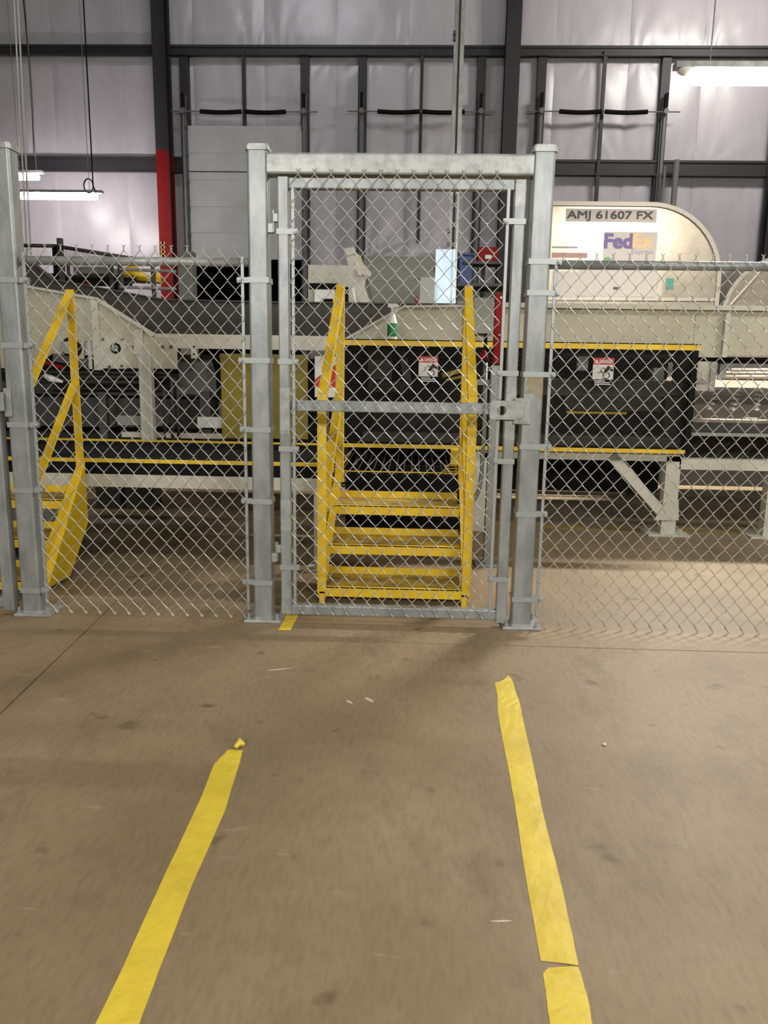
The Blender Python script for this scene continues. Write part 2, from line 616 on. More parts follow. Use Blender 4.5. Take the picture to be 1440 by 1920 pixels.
# dock doors
for i, (d, lab) in enumerate(((DX1, 'up'), (DX2, 'down'), (DX3, 'down'))):
    D = thing('door_%d' % (i + 1), None, None, (sum(d) / 2, YW, 0), kind='structure')
    for x in d:
        MB().box(x - .09, x + .09, YW - .03, YW + .2, 0, ZG2).build('jamb', STEEL, D)
        tr = MB()
        tr.box(x - .02, x + .02, YW - .16, YW - .1, 0, at(600, 182, YW).z)
        tr.box(x - .05, x + .05, YW - .1, YW - .03, 0, at(600, 182, YW).z)
        tr.build('track', STEELL, D)
    xc = sum(d) / 2
    MB().box(xc - .035, xc + .035, YW - .08, YW, ZOPEN + .3 if i else at(460, 237, YW).z, ZG2).build('centre_post', STEEL, D)
    zs = at((at(0, 0, 1).x + 0) * 0 + (340 + i * 330), 210, YW - .15).z
    MB().tube([(d[0] - .3, YW - .2, zs), (d[1] + .3, YW - .2, zs)], .014, 8).build('shaft', STEELL, D)
    for a, b in ((-.92, -.03), (.03, .92)):
        pts = [(xc + a + (b - a) * k / 10, YW - .2, zs - .02 * math.sin(math.pi * k / 10)) for k in range(11)]
        MB().tube(pts, .045, 10).build('torsion_spring', RUBBER, D)
    for x in d:
        MB().disc_y(x, zs + .0, .05, YW - .26, YW - .15).build('cable_drum', STEELL, D)
        MB().box(x - .03, x + .03, YW - .24, YW - .1, zs + .1, zs + .36).build('bumper', BLACK, D)
    if lab == 'up':
        z0, z1 = at(455, 487, YW).z, at(455, 238, YW).z
    else:
        z0, z1 = .0, ZOPEN
    n = 5 if lab == 'up' else 7
    for k in range(n):
        a = z0 + (z1 - z0) * k / n
        b = z0 + (z1 - z0) * (k + 1) / n
        MB().bbox(d[0] + .06, d[1] - .06, YW - .08, YW - .03, a + .001, b - .001, .003).build('door_section', DOORP if lab == 'up' else DOORG, D)
        for x in (d[0] + .04, d[1] - .04):
            MB().disc_y(x, b - .05, .035, YW - .13, YW - .08, 8).build('roller', DGREY, D)
    if lab == 'up':
        # dark trailer interior beyond the open dock
        tb = MB()
        tb.box(d[0], d[1], YW + 3, YW + 3.05, -.2, ZOPEN)
        tb.box(d[0] - .05, d[0], YW + .2, YW + 3, -.2, ZOPEN)
        tb.box(d[1], d[1] + .05, YW + .2, YW + 3, -.2, ZOPEN)
        tb.box(d[0], d[1], YW + .2, YW + 3, ZOPEN, ZOPEN + .05)
        tb.box(d[0], d[1], YW + .2, YW + 3, -.25, -.2)
        tb.build('dark_dock_bay', RUBBER, D)

# ------------------------------------------------------------------ fence wires
WP = .0785


def wire_mesh(zt, n, hv, first):
    """one woven picket wire from its twisted top end to its bottom end; first = +1 starts on its right column"""
    pts = []
    s = first
    ex = WP / 4 + .0022
    x0 = s * ex
    pts.append((x0 - s * .011, .001, zt + .024))
    pts.append((x0 - s * .002, .003 * s, zt + .014))
    pts.append((x0 + s * .001, -.003 * s, zt + .006))
    for i in range(n + 1):
        x = s * ex
        z = zt - i * hv
        pts.append((x, 0, z))
        if i < n:
            y = -.0042 if s < 0 else .0042
            pts.append((x * .72, y * .75, z - hv * .14))
            pts.append((-x * .72, y * .75, z - hv * .86))
        s = -s
    s = -s
    x = s * ex
    z = zt - n * hv
    pts.append((x + .006, -.004 * s, z - .010))
    pts.append((x + .014, .004 * s, z - .020))
    pts.append((x + .022, -.002 + .003 * s, z - .030))
    return MB().tube(pts, .0022, 5, False).mesh('wire', WIRE, True)


def weave(parent, xs, zt, zb, Y):
    n = int(round((zt - zb) / .045))
    n -= n % 2
    hv = (zt - zb) / n
    mA = wire_mesh(0, n, hv, 1)
    mB = wire_mesh(0, n, hv, -1)
    for x in xs:
        for me, dx in ((mA, -WP / 4), (mB, WP / 4)):
            o = bpy.data.objects.new('wire', me)
            COL.objects.link(o)
            o.parent = parent
            o.matrix_parent_inverse = parent_inv(parent)
            o.location = (x + dx, Y, zt)


def post(parent, x0, x1, y0, y1, z0, z1, m=GALV, r=.012, name='post'):
    return MB().prismz(rsq(x0, x1, y0, y1, r), z0, z1).build(name, m, parent, smooth=False)


def base(parent, x0, x1, y0, y1, ew=(.05, .05)):
    p = MB().bbox(x0 - ew[0], x1 + ew[1], y0 - .028, y1 + .05, 0, .014, .003).build('base_plate', GALVB, parent)
    for x in (x0 - ew[0] + .022, x1 + ew[1] - .022):
        for y in (y0 - .008, y1 + .03):
            b = MB()
            b.lathe([(.013, .014), (.013, .024), (.007, .024), (.007, .046), (.0, .048)], x, y, 6)
            b.build('anchor_bolt', ZINC, p)
    MB().prismz(rsq(x0 - .004, x1 + .004, y0 - .004, y1 + .004, .014), .014, .024).build('weld_bead', GALVB, parent)


def cap(parent, x0, x1, y0, y1, z, dome):
    b = MB()
    b.prismz(rsq(x0 - .007, x1 + .007, y0 - .007, y1 + .007, .014), z - .028, z - .006)
    b.prismz(rsq(x0 - .002, x1 + .002, y0 - .002, y1 + .002, .014), z - .006, z + (.004 if dome else 0))
    b.build('post_cap', GALVB, parent)


def band(parent, x0, x1, y0, y1, z, xl, yl, h=.026, t=.004):
    """strap round a post with a lug and bolt reaching xl"""
    b = MB()
    b.box(x0 - t, x1 + t, y0 - t, y0, z - h / 2, z + h / 2)
    b.box(x0 - t, x1 + t, y1, y1 + t, z - h / 2, z + h / 2)
    b.box(x0 - t, x0, y0, y1, z - h / 2, z + h / 2)
    b.box(x1, x1 + t, y0, y1, z - h / 2, z + h / 2)
    xe = x1 if xl > x1 else x0
    b.box(xe, xl, yl - .011, yl - .007, z - h / 2, z + h / 2)
    b.box(xe, xl, yl + .007, yl + .011, z - h / 2, z + h / 2)
    sg = 1 if xl > x1 else -1
    b.tube([(xl - sg * .012, yl - .03, z), (xl - sg * .012, yl + .025, z)], .007, 8)
    b.disc_y(xl - sg * .012, z, .012, yl - .022, yl - .011, 8)
    b.build('tension_band', ZINC, parent)


# gate portal: two posts and header welded together
P2 = (-.613, -.516, 0, .1)
P3 = (.748, .848, 0, .1)
P1 = (-1.866, -1.764, 0, .1)
gf = thing('gate_portal', 'galvanized steel gate portal of two square posts joined by a header beam', 'gate frame', ((P2[0] + P3[1]) / 2, .05, 0))
for P, dome in ((P2, False), (P3, True)):
    post(gf, *P, .014, 2.345)
    cap(gf, *P, 2.372, dome)
    base(gf, *P)
hb = [(y, z) for y, z in rsq(.0, .1, 2.237, 2.335, .012)]
MB().prismx(hb, P2[1], P3[0]).build('header_beam', GALVB, gf)
sp = MB()
sp.bbox(.722, .79, -.012, -.001, 1.07, 1.2, .003)
sp.bbox(.706, .734, -.024, -.001, 1.072, 1.105, .003)
sp.bbox(.706, .734, -.024, -.001, 1.172, 1.2, .003)
sp.build('strike_plate', GALVB, gf, label='pale bolted strike plate')
RUST = mat('rust_stain', '#8a7853', .6, .1, var='#958d78', scale=14)

MB().prism([(.755, 1.222), (.80, 1.225), (.838, 1.19), (.843, 1.225), (.842, 1.302), (.80, 1.308), (.77, 1.30), (.76, 1.27), (.775, 1.25)], -.0009, .001).build('rust_stain', RUST, gf, label='tan rust stain below a strap')

# walk gate
wg = thing('walk_gate', 'closed chain link walk gate with galvanized frame and horizontal latch bar', 'gate', (.12, .03, .03))
SL = (-.468, -.414, .0, .054)
SR = (.664, .718, .0, .054)
post(wg, *SL, .045, 2.225, r=.007, name='stile')
post(wg, *SR, .03, 2.22, r=.007, name='stile')
for q, (z0, z1) in ((SL, (1.0, 1.23)), (SL, (.5, .66)), (SL, (.05, .13)), (SR, (.99, 1.25)), (SR, (.03, .1)), (SR, (2.1, 2.2))):
    post(wg, q[0] - .0006, q[1] + .0006, q[2] - .0006, q[3] + .0006, z0, z1, GALVB, .007, 'zinc_repair_coat')
MB().bbox(SL[1], SR[0], .004, .05, 2.172, 2.222, .005).build('top_rail', GALV, wg)
MB().bbox(SL[1], SR[0], .004, .05, .042, .094, .005).build('bottom_rail', GALV, wg)
MB().bbox(SL[1], .60, .03, .078, 1.113, 1.168, .005).build('latch_bar', GALV, wg)
lp = MB()
hc, hz, hr = .644, 1.138, .023
a0, a1, b0, b1 = .585, .752, 1.094, 1.186
# plate with round hole: ring of quads between hole and outline
N = 24
out, inn = [], []
for k in range(N):
    q = 2 * math.pi * k / N
    c, s_ = math.cos(q), math.sin(q)
    tx = ((a1 - hc) / c if c > 0 else (a0 - hc) / c) if abs(c) > 1e-6 else 1e9
    tz = ((b1 - hz) / s_ if s_ > 0 else (b0 - hz) / s_) if abs(s_) > 1e-6 else 1e9
    tt = min(tx, tz)
    out.append((hc + tt * c, hz + tt * s_))
    inn.append((hc + hr * c, hz + hr * s_))
vs = []
for y in (-.030, -.018):
    vs += [(x, y, z) for x, z in out] + [(x, y, z) for x, z in inn]
fs = []
for k in range(N):
    k2 = (k + 1) % N
    fs += [(k, k2, N + k2, N + k), (2 * N + k, 3 * N + k, 3 * N + k2, 2 * N + k2), (k, 2 * N + k, 2 * N + k2, k2), (N + k, N + k2, 3 * N + k2, 3 * N + k)]
lp.add(vs, fs)
lp.box(.60, .70, -.018, .004, 1.175, 1.186)
lp.box(.60, .70, -.018, .004, 1.094, 1.105)
lp.build('latch_plate', GALVB, wg, label='pale latch plate with a round hole')
MB().bbox(.56, .60, -.005, .03, 1.115, 1.166, .004).build('latch_bar', GALVB, wg)
for z in (2.02, .376):
    h = MB()
    h.tube([(-.492, .02, z - .045), (-.492, .02, z + .055)], .009, 10)
    h.bbox(-.517, -.49, .005, .04, z - .05, z - .005, .003)
    h.bbox(-.492, -.466, .005, .04, z + .0, z + .04, .003)
    h.build('hinge', ZINC, wg)
MB().bbox(-.402, -.386, .0, .008, .08, 2.19, .002).build('tension_bar', ZINC, wg)
MB().bbox(.628, .644, .0, .008, 1.19, 2.185, .002).build('tension_bar', ZINC, wg)
MB().bbox(.622, .638, .0, .008, .06, 1.09, .002).build('tension_bar', ZINC, wg)
for z in (1.976, 1.359, .923, .301):
    band(wg, *SL, z, -.37, .006)
for z in (2.032, 1.319, .882, .264):
    band(wg, *SR, z, .615, .006)
weave(wg, [-.366 + WP * k for k in range(13)], 2.236, .082, -.012)

# left fence post
fp = thing('fence_post', 'galvanized square fence post with bolted base plate, leftmost in the fence line', 'post', (-1.815, .05, 0))
post(fp, *P1, .014, 2.345)
cap(fp, *P1, 2.372, False)
base(fp, *P1, (.035, .06))
# a post further right carries the right panel (beyond the frame)
RX = 2.62
fp2 = thing('fence_post', 'galvanized square fence post beyond the right end of the chain link', 'post', (RX + .05, .05, 0))
post(fp2, RX, RX + .1, 0, .1, .014, 2.345)
cap(fp2, RX, RX + .1, 0, .1, 2.372, False)
base(fp2, RX, RX + .1, 0, .1)

# left fence panel
fl = thing('chain_link_fence', 'chain link fence panel left of the gate, in front of the left yellow stair', 'fence', (-1.2, .04, .03))
MB().tube([(P1[1], .05, 1.834), (P2[0], .05, 1.836)], .0215, 14).build('top_rail', GALVB, fl, smooth=True)
MB().bbox(-1.745, -1.729, .018, .026, .06, 1.87, .002).build('tension_bar', ZINC, fl)
MB().bbox(-.655, -.639, .018, .026, .06, 1.86, .002).build('tension_bar', ZINC, fl)
for z in (1.735, 1.417, 1.019, .678, .137):
    band(fl, *P1, z, -1.715, .022)
for z in (1.749, 1.362, 1.017, .647, .213):
    band(fl, *P2, z, -.672, .022)
weave(fl, [-1.7 + WP * k for k in range(14)], 1.884, .045, .012)

# right fence panel
fr = thing('chain_link_fence', 'chain link fence panel right of the gate, in front of the black guard', 'fence', (1.7, .04, .02))
MB().tube([(P3[1], .05, 1.842), (RX, .05, 1.846)], .0215, 14).build('top_rail', GALV, fr, smooth=True)
MB().bbox(.872, .888, .018, .026, .06, 1.865, .002).build('tension_bar', ZINC, fr)
MB().bbox(RX - .04, RX - .024, .018, .026, .06, 1.865, .002).build('tension_bar', ZINC, fr)
for z in (1.851, 1.705, 1.316, .958, .612, .159):
    band(fr, *P3, z, .905, .022)
weave(fr, [.914 + WP * k for k in range(22)], 1.872, .035, .012)

# neighbouring gate leaf at the far left
ng = thing('gate_leaf', 'galvanized gate leaf edge with latch, left of the leftmost fence post', 'gate', (-1.93, -.02, .03))
post(ng, -1.955, -1.893, -.03, .03, .035, 2.2, r=.007, name='stile')
MB().bbox(-2.6, -1.955, -.025, .025, .05, .1, .004).build('bottom_rail', GALV, ng)
MB().bbox(-2.6, -1.955, -.025, .025, 1.1, 1.155, .004).build('latch_bar', GALV, ng)
lt = MB()
lt.bbox(-1.935, -1.86, -.042, -.03, 1.09, 1.185, .003)
lt.bbox(-1.872, -1.835, -.014, -.001, 1.06, 1.205, .003)
lt.build('latch_plate', GALVB, ng)


# ------------------------------------------------------------------ yellow stairs
def stairs(label, xl, xr, yf, xlb, zf=1.2, zb=1.83, mid=-.62):
    W0 = .05
    rise, run = .1985, .215
    yb = yf + .68
    t = thing('steel_stair', label, 'stairs', ((xl + xr) / 2, yf, 0), 'yellow steel stairs')
    for side, xo0, xo1 in ((1, xl, xlb), (-1, xr - W0, xr - W0)):
        inn = xo0 + W0 if side == 1 else xo0
        # front post: angle iron
        b = MB()
        b.box(xo0, xo0 + W0, yf - .03, yf - .022, .06, zf - .01)
        xa = xo0 + W0 - .008 if side == -1 else xo0
        xa = xo0 if side == -1 else xo0
        b.box(xa, xa + .008, yf - .022, yf + .03, .06, zf - .01)
        b.build('front_post', YEL, t)
        b = MB()
        b.box(xo1, xo1 + W0, yb - .03, yb - .022, .6, zb)
        xk = xo1 + W0 - .008 if side == 1 else xo1
        b.box(xk, xk + .008, yb - .022, yb + .025, .6, zb)
        b.build('back_post', YEL, t)
        for nm, dz in (('handrail', 0), ('mid_rail', mid)):
            pa = Vector((xo0 + W0 / 2, yf - .01, zf + dz - .01))
            pb = Vector((xo1 + W0 / 2, yb - .03, zb + dz - .02))
            b = MB()
            b.bar(pa, pb, W0 * .95, .008)
            off = Vector((.022 if side == 1 else -.022, 0, -.022))
            b.bar(pa + off, pb + off, .008, .045)
            b.build(nm, YEL, t)
        # stringer: channel
        b = MB()
        h = .15
        sl = .68 / .66
        xs_ = xo0 + .004 if side == 1 else xo0 + W0 - .010
        pr = [(yf - .02, .1), (yf - .02, .03), (yf + .37, .02), (yb + .0, .3), (yb + .0, .7)]
        b.prismx(pr, xs_, xs_ + .006)
        xm = xo0 + W0 / 2
        b.bar((xm, yf - .02, .1), (xo1 + W0 / 2, yb, .7), .046, .006)
        b.build('stringer', YEL, t)
        MB().box(xo0 + (.012 if side == 1 else 0), xo0 + (.042 if side == 1 else .03), yf - .03, yf - .0, 0, .07).build('foot', YEL, t)
    for k in range(3):
        y = yf - .02 + run * k
        z = .095 + rise * k
        b = MB()
        d = .3
        x0, x1 = (xl + .03) + (xlb - xl) * k / 3, xr - .05
        b.box(x0, x1, y, y + .03, z - .005, z)
        b.box(x0, x1, y, y + .005, z - .055, z)
        b.box(x0, x1, y + d - .005, y + d, z, z + .045)
        b.box(x0, x1, y + .03, y + d - .005, z - .008, z - .004)
        tr = b.build('tread', YEL, t)
        MB().box(x0 + .002, x1 - .002, y + .03, y + d - .006, z - .003, z + .001).build('tread_surface', YELT, tr, label='worn brownish tread surface')
    return t


stairs('yellow steel stair with handrails directly behind the walk gate', -.318, .555, .37, -.285)
stairs('yellow steel stair behind the left chain link panel, partly hidden by the post', -2.78, -1.91, .33, -2.75, 1.14, 1.775, -.545)

# ------------------------------------------------------------------ walkway left of the gate stair
ZD = at(300, 862, 1.05).z + .0
wk = thing('raised_walkway', 'black raised walkway with yellow edge strips on a beige frame', 'walkway', (-1.5, 1.5, 0))
xL, xR = -6.0, at(597, 900, 1.05).x
zb0, zb1 = at(350, 916, 1.05).z, at(350, 892, 1.05).z
YFAR = atz(300, 828, ZD).y
MB().box(xL, xR, 1.05, 1.13, zb0, zb1).build('front_beam', BEIGEL, wk)
MB().box(xL, xR, 1.05, YFAR, zb1 + .0, ZD - .012).build('deck_pan', BLACK, wk)
MB().box(xL, xR, 1.035, 1.06, ZD - .022, ZD).build('edge_strip', YEL, wk, label='yellow front edge strip')
MB().box(xL, xR, YFAR, YFAR + .03, ZD - .03, ZD + .01).build('edge_strip', YEL, wk, label='yellow rear edge strip')
for k in range(40):
    y = 1.07 + (YFAR - 1.07) * k / 40
    pass
n = 30
for k in range(n):
    x = xR - .09 - k * .15
    MB().box(x, x + .14, 1.065, YFAR - .01, ZD - .012, ZD - .003).build('deck_plank', RUBBER, wk)
MB().box(xR - .03, xR + .03, 1.05, 1.11, .012, zb0).build('leg', BEIGEL, wk)
MB().box(xR - .08, xR + .08, 1.0, 1.16, 0, .012).build('foot_plate', BEIGEL, wk)
MB().box(-3.1, -3.04, 1.05, 1.11, 0, zb0).build('leg', BEIGEL, wk)

# deck at the top of the gate stair with open wire grating
dk = thing('stair_deck', 'dark landing with open yellow edged wire grating at the top of the gate stair', 'landing', (.12, 1.5, 0))
ZK = at(740, 885, 1.06).z
X0, X1 = -.27, .58
MB().tube([(X0, 1.06, ZK), (X1, 1.06, ZK)], .004, 6).build('edge_wire', YEL, dk)
MB().tube([(X0, 1.06, ZK - .0), (X0, 2.1, ZK)], .004, 6).build('edge_wire', YEL, dk)
for k in range(17):
    x = X0 + .025 + k * .05
    MB().tube([(x, 1.05, ZK - .02), (x, 1.06, ZK + .003), (x, 2.1, ZK + .003)], .0028, 5).build('grating_wire', DGREY, dk)
for x0, x1 in ((X0 - .06, X0 + .0), (.42, .56)):
    for k in range(4):
        MB().tube([(x0, 1.05, ZK - .004 + k * .018), (x1, 1.05, ZK - .004 + k * .018)], .0028, 5).build('grating_wire', YEL, dk)
    for k in range(3):
        xx = x0 + (x1 - x0) * k / 2
        MB().tube([(xx, 1.05, ZK - .01), (xx, 1.05, ZK + .055)], .0028, 5).build('grating_wire', YEL, dk)
MB().box(X0, X1, 1.62, 1.64, .16, ZK - .03).build('shade_sheet', BLACK, dk)  # black sheet added to stand in for the darkness under the deck
x0, x1, z0, z1 = rect(845, 843, 864, 872, 1.4)
MB().bbox(x0, x1, 1.4, 1.47, z0, z1, .006).build('corner_bracket', YEL, dk)
for x in (X0 + .03, X1 - .03):
    MB().box(x - .02, x + .02, 2.1, 2.15, 0, ZK - .09).build('leg', DGREY, dk)

# ------------------------------------------------------------------ black expanded-metal guard
YG = 2.35
gd = thing('machine_guard', 'long black expanded metal machine guard with yellow top edge', 'guard', (1.0, YG, .7))
gx0, gx1 = at(640, 740, YG).x, at(1302, 740, YG).x
zt1, zt0 = at(960, 640, YG).z, at(960, 652, YG).z
zl1, zl0 = at(960, 837, YG).z, at(960, 844, YG).z
g = MB()
g.box(gx0, gx1 + .01, YG - .02, YG - .012, zt0, zt1)
g.box(gx0, gx1 + .01, YG - .02, YG + .05, zt1 - .008, zt1)
g.build('top_angle', YEL, gd, label='yellow top angle')
MB().box(gx0, gx1 - .04, YG - .02, YG + .02, zl0, zl1).build('bottom_strip', YEL, gd, label='yellow bottom strip')
for px, w in ((650, .06), (912, .05), (958, .05)):
    x = at(px, 740, YG).x
    MB().box(x - w / 2, x + w / 2, YG, YG + .04, zl1, zt0).build('frame_post', BLACK, gd)
MB().box(gx1 - .05, gx1, YG - .015, YG + .04, zl1, zt0).build('frame_post', BLACK, gd)
MB().box(gx0, gx1, YG, YG + .03, zt0 - .03, zt0).build('frame_rail', BLACK, gd)
MB().box(gx0, gx1, YG, YG + .03, zl1, zl1 + .015).build('frame_rail', BLACK, gd)
# side panel
MB().box(gx1 - .008, gx1, YG + .04, YG + .55, zl1, zt0).build('side_panel', BLACK, gd)
em = MB()
sp_ = .021
H = zt0 - zl1
k = -int(H / sp_ / 1.5)
x = gx0 - H
while x < gx1:
    for sgn in (1, -1):
        # line x + sgn*t*.6 for t in 0..H, clipped
        xa, xb = (x, x + .62 * H) if sgn > 0 else (x + .62 * H, x)
        za, zb_ = zl1, zt0
        ax, az, bx, bz = xa, za, xb, zb_
        lo_, hi_ = gx0, gx1 - .03

        def clipx(ax, az, bx, bz, lim, keep_gt):
            return None
        t0, t1 = 0.0, 1.0
        dx = bx - ax
        if abs(dx) > 1e-9:
            ta, tb = (lo_ - ax) / dx, (hi_ - ax) / dx
            if ta > tb: ta, tb = tb, ta
            t0, t1 = max(0, ta), min(1, tb)
        if t1 - t0 > .01:
            em.bar((ax + dx * t0, YG + .01, az + (bz - az) * t0), (ax + dx * t1, YG + .01, az + (bz - az) * t1), .0024, .004, (0, 1, 0))
    x += sp_
em.build('expanded_metal', EXPM, gd, kind='stuff')

# machinery seen dimly through the guard
dm = thing('drive_unit', 'dim grey conveyor drive machinery inside the black guard', 'machine', (1.0, 2.8, .6))
for (a, b, c, d_, Y, dd, m, nm) in (
        (950, 712, 1285, 742, 2.62, .1, DGREY, 'cross_beam'), (680, 815, 1280, 838, 2.55, .25, DGREY, 'base_beam'),
        (690, 652, 735, 712, 2.75, .05, DGREY, 'bracket_plate'), (1083, 668, 1103, 695, 2.7, .05, GREY, 'bracket_plate'),
        (1225, 690, 1245, 720, 2.7, .05, GREY, 'bracket_plate'), (690, 715, 760, 735, 2.7, .08, DARK, 'bearing_block'),
        (1060, 742, 1240, 770, 2.6, .2, DARK, 'gear_case'), (1245, 742, 1284, 835, 2.62, .1, DARK, 'end_plate'),
        (660, 830, 700, 838, 2.6, .1, DARK, 'shim')):
    pbox(MB(), a, b, c, d_, Y, dd).build(nm, m, dm)
MB().prism(poly([(745, 655), (760, 655), (775, 728), (762, 728)], 2.7), 2.7, 2.74).build('brace', DGREY, dm)
MB().prism(poly([(828, 700), (868, 690), (868, 698), (830, 708)], 2.6), 2.6, 2.62).build('hazard_strip', YEL, dm, label='yellow hazard strip')
MB().prism(poly([(836, 711), (868, 703), (868, 708), (838, 715)], 2.6), 2.6, 2.62).build('hazard_strip', YEL, dm, label='yellow hazard strip')
pbox(MB(), 1062, 772, 1175, 776, 2.59, .01).build('edge_strip', YEL, dm, label='thin yellow strip')
mt = MB().tube([at(700, 790, 2.75), at(860, 792, 2.75)], .1, 16)
mt.build('motor', DARK, dm, smooth=True)
MB().box(gx0, gx1, 3.05, 3.1, .25, zt0).build('back_plate', BLACK, dm)


def danger_sign(px0, py0, px1, py1, Y, label):
    x0, x1, z0, z1 = rect(px0, py0, px1, py1, Y)
    w, h = x1 - x0, z1 - z0
    t = thing('danger_sign', label, 'sign', ((x0 + x1) / 2, Y, z0), 'danger signs on the guard')
    MB().box(x0, x1, Y - .002, Y, z0, z1).build('backing', BLACK, t, label='black sign backing')
    MB().box(x0, x1, Y - .0035, Y - .002, z0 + h * .76, z1).build('header', SIGNR, t, label='red header')
    MB().box(x0, x1, Y - .0035, Y - .002, z0 + h * .24, z0 + h * .76).build('pictogram_field', SIGNW, t, label='white field')
    lettering('DANGER', x0 + w * .3, Y - .0045, z0 + h * .81, w * .64, h * .12, SIGNW, t, .03)
    MB().prism([(x0 + w * .06, z0 + h * .81), (x0 + w * .26, z0 + h * .81), (x0 + w * .16, z0 + h * .95)], Y - .0045, Y - .0035).build('warning_triangle', SIGNW, t)
    pc = MB()
    pc.ring_y(x0 + w * .5, z0 + h * .56, w * .09, w * .13, Y - .0045, Y - .0035)
    pc.ring_y(x0 + w * .66, z0 + h * .38, w * .13, w * .18, Y - .0045, Y - .0035)
    pc.prism([(x0 + w * .52, z0 + h * .5), (x0 + w * .72, z0 + h * .74), (x0 + w * .98, z0 + h * .6), (x0 + w * .98, z0 + h * .52), (x0 + w * .78, z0 + h * .56), (x0 + w * .56, z0 + h * .46)], Y - .0045, Y - .0035)
    for q in (0, 1, 2):
        pc.bar((x0 + w * (.24 + .06 * q), Y - .004, z0 + h * .46), (x0 + w * (.3 + .06 * q), Y - .004, z0 + h * .5), .001, .004, (0, 0, 1))
    pc.build('pictogram', INK, t, label='black hand and gears pictogram')
    tl = MB()
    for q, ww in ((.17, .5), (.11, .74), (.05, .8)):
        tl.box(x0 + w * .12, x0 + w * (.12 + ww), Y - .0035, Y - .002, z0 + h * q, z0 + h * (q + .03))
    tl.build('small_print', SIGNW, t)


danger_sign(785, 668, 821, 718, YG - .022, 'red white and black danger sign left of the gate latch, behind the stair')
danger_sign(1111, 671, 1150, 724, YG - .022, 'red white and black danger sign right of the gate post')

# beige support frame under guard and roller deck
sf = thing('support_frame', 'beige steel support frame with diagonal brace under the guard', 'frame', (2.3, 2.45, 0))
YS = 2.40
pbox(MB(), 900, 846, 1276, 862, YS, .1).build('beam', BEIGEL, sf)
pbox(MB(), 1274, 863, 1560, 883, YS, .1).build('beam', BEIGEL, sf)
lx = at(1258, 930, YS).x
MB().box(lx - .058, lx + .058, YS + .0, YS + .1, .012, zl0 - .03).build('leg', BEIGEL, sf)
MB().box(lx - .17, lx + .17, YS - .05, YS + .2, 0, .014).build('foot_plate', BEIGEL, sf)
pa = at(1142, 850, YS + .05); pb = at(1250, 973, YS + .05)
MB().bar(pa, pb, .08, .1, (0, 1, 0)).build('brace', BEIGEL, sf)
MB().prism(poly([(1225, 975), (1250, 940), (1272, 940), (1272, 975)], YS - .004), YS - .012, YS - .002).build('gusset', BEIGEL, sf)
lx2 = at(1452, 930, YS).x
MB().box(lx2 - .058, lx2 + .058, YS, YS + .1, .012, at(1452, 883, YS).z).build('leg', BEIGEL, sf)
MB().box(lx2 - .17, lx2 + .17, YS - .05, YS + .2, 0, .014).build('foot_plate', BEIGEL, sf)
lx3 = at(900, 930, YS).x
MB().box(lx3 - .05, lx3 + .05, YS, YS + .1, .0, zl0 - .03).build('leg', BEIGEL, sf)

# ------------------------------------------------------------------ left conveyor
YC1 = 2.45
cv = thing('belt_conveyor', 'beige belt conveyor dipping from the left into a flat dark bed', 'conveyor', (-1.6, 2.8, 0))
gp = poly([(-260, 478), (48, 537), (180, 560), (290, 629), (290, 640), (60, 640), (-260, 640)], YC1)
MB().prism(gp, YC1, YC1 + .02).build('side_guard', BEIGE, cv)
fl_ = [at(-260, 478, YC1), at(48, 537, YC1), at(180, 560, YC1), at(290, 629, YC1)]
for a, b in zip(fl_, fl_[1:]):
    MB().bar(a + Vector((0, .0, 0)), b + Vector((0, .0, 0)), .06, .022, (0, 0, 1)).build('guard_flange', BEIGEL, cv)
pbox(MB(), 178, 575, 186, 640, YC1 - .012, .012).build('guard_seam', BEIGEL, cv)
# far dark wall of the belt
MB().prism(poly([(-200, 445), (60, 490), (100, 524), (310, 562), (480, 566), (900, 571), (900, 640), (-200, 640)], 3.3), 3.3, 3.32).build('far_side_wall', CHAR, cv)
fw = [at(x, y, 3.29) for x, y in ((-200, 445), (60, 490), (100, 524), (310, 562), (480, 566), (900, 571))]
for a, b in zip(fw, fw[1:]):
    MB().bar(a, b, .05, .012).build('far_flange', DGREY, cv)
bx0, bx1 = at(-250, 640, 2.5).x, at(640, 640, 2.5).x
zbelt = at(400, 632, 2.5).z - .02
MB().box(bx0 + 1.5, bx1 + 1.0, 2.5, 3.3, zbelt - .02, zbelt).build('belt', RUBBER, cv)
pbox(MB(), 288, 628, 640, 655, YC1, .05).build('side_beam', BEIGEL, cv)
pl = pbox(MB(), 176, 632, 236, 691, YC1 - .02, .02)
pl.build('bearing_plate', BEIGEL, cv)
pbox(MB(), 236, 632, 332, 691, YC1 - .012, .012).build('bearing_plate', BEIGE, cv)
pbox(MB(), 173, 560, 186, 694, YC1 - .03, .015).build('bracket', BEIGEL, cv)
pbox(MB(), 250, 618, 268, 665, YC1 - .035, .02).build('bracket', BEIGEL, cv)
for px, py, r in ((192, 636, .012), (229, 636, .012), (205, 688, .012), (228, 686, .01), (305, 650, .01), (250, 650, .01), (320, 650, .012), (88, 655, .01), (92, 642, .01)):
    p = at(px, py, YC1 - .03)
    MB().disc_y(p.x, p.z, r, YC1 - .034, YC1 - .018, 8).build('bolt', DGREY, cv)
p = at(217, 653, YC1 - .02)
MB().disc_y(p.x, p.z, .045, YC1 - .026, YC1 - .019, 8).build('shaft_opening', BLACK, cv)
MB().ring_y(p.x, p.z, .012, .026, YC1 - .05, YC1 - .026, 14).build('shaft_end', ZINC, cv)
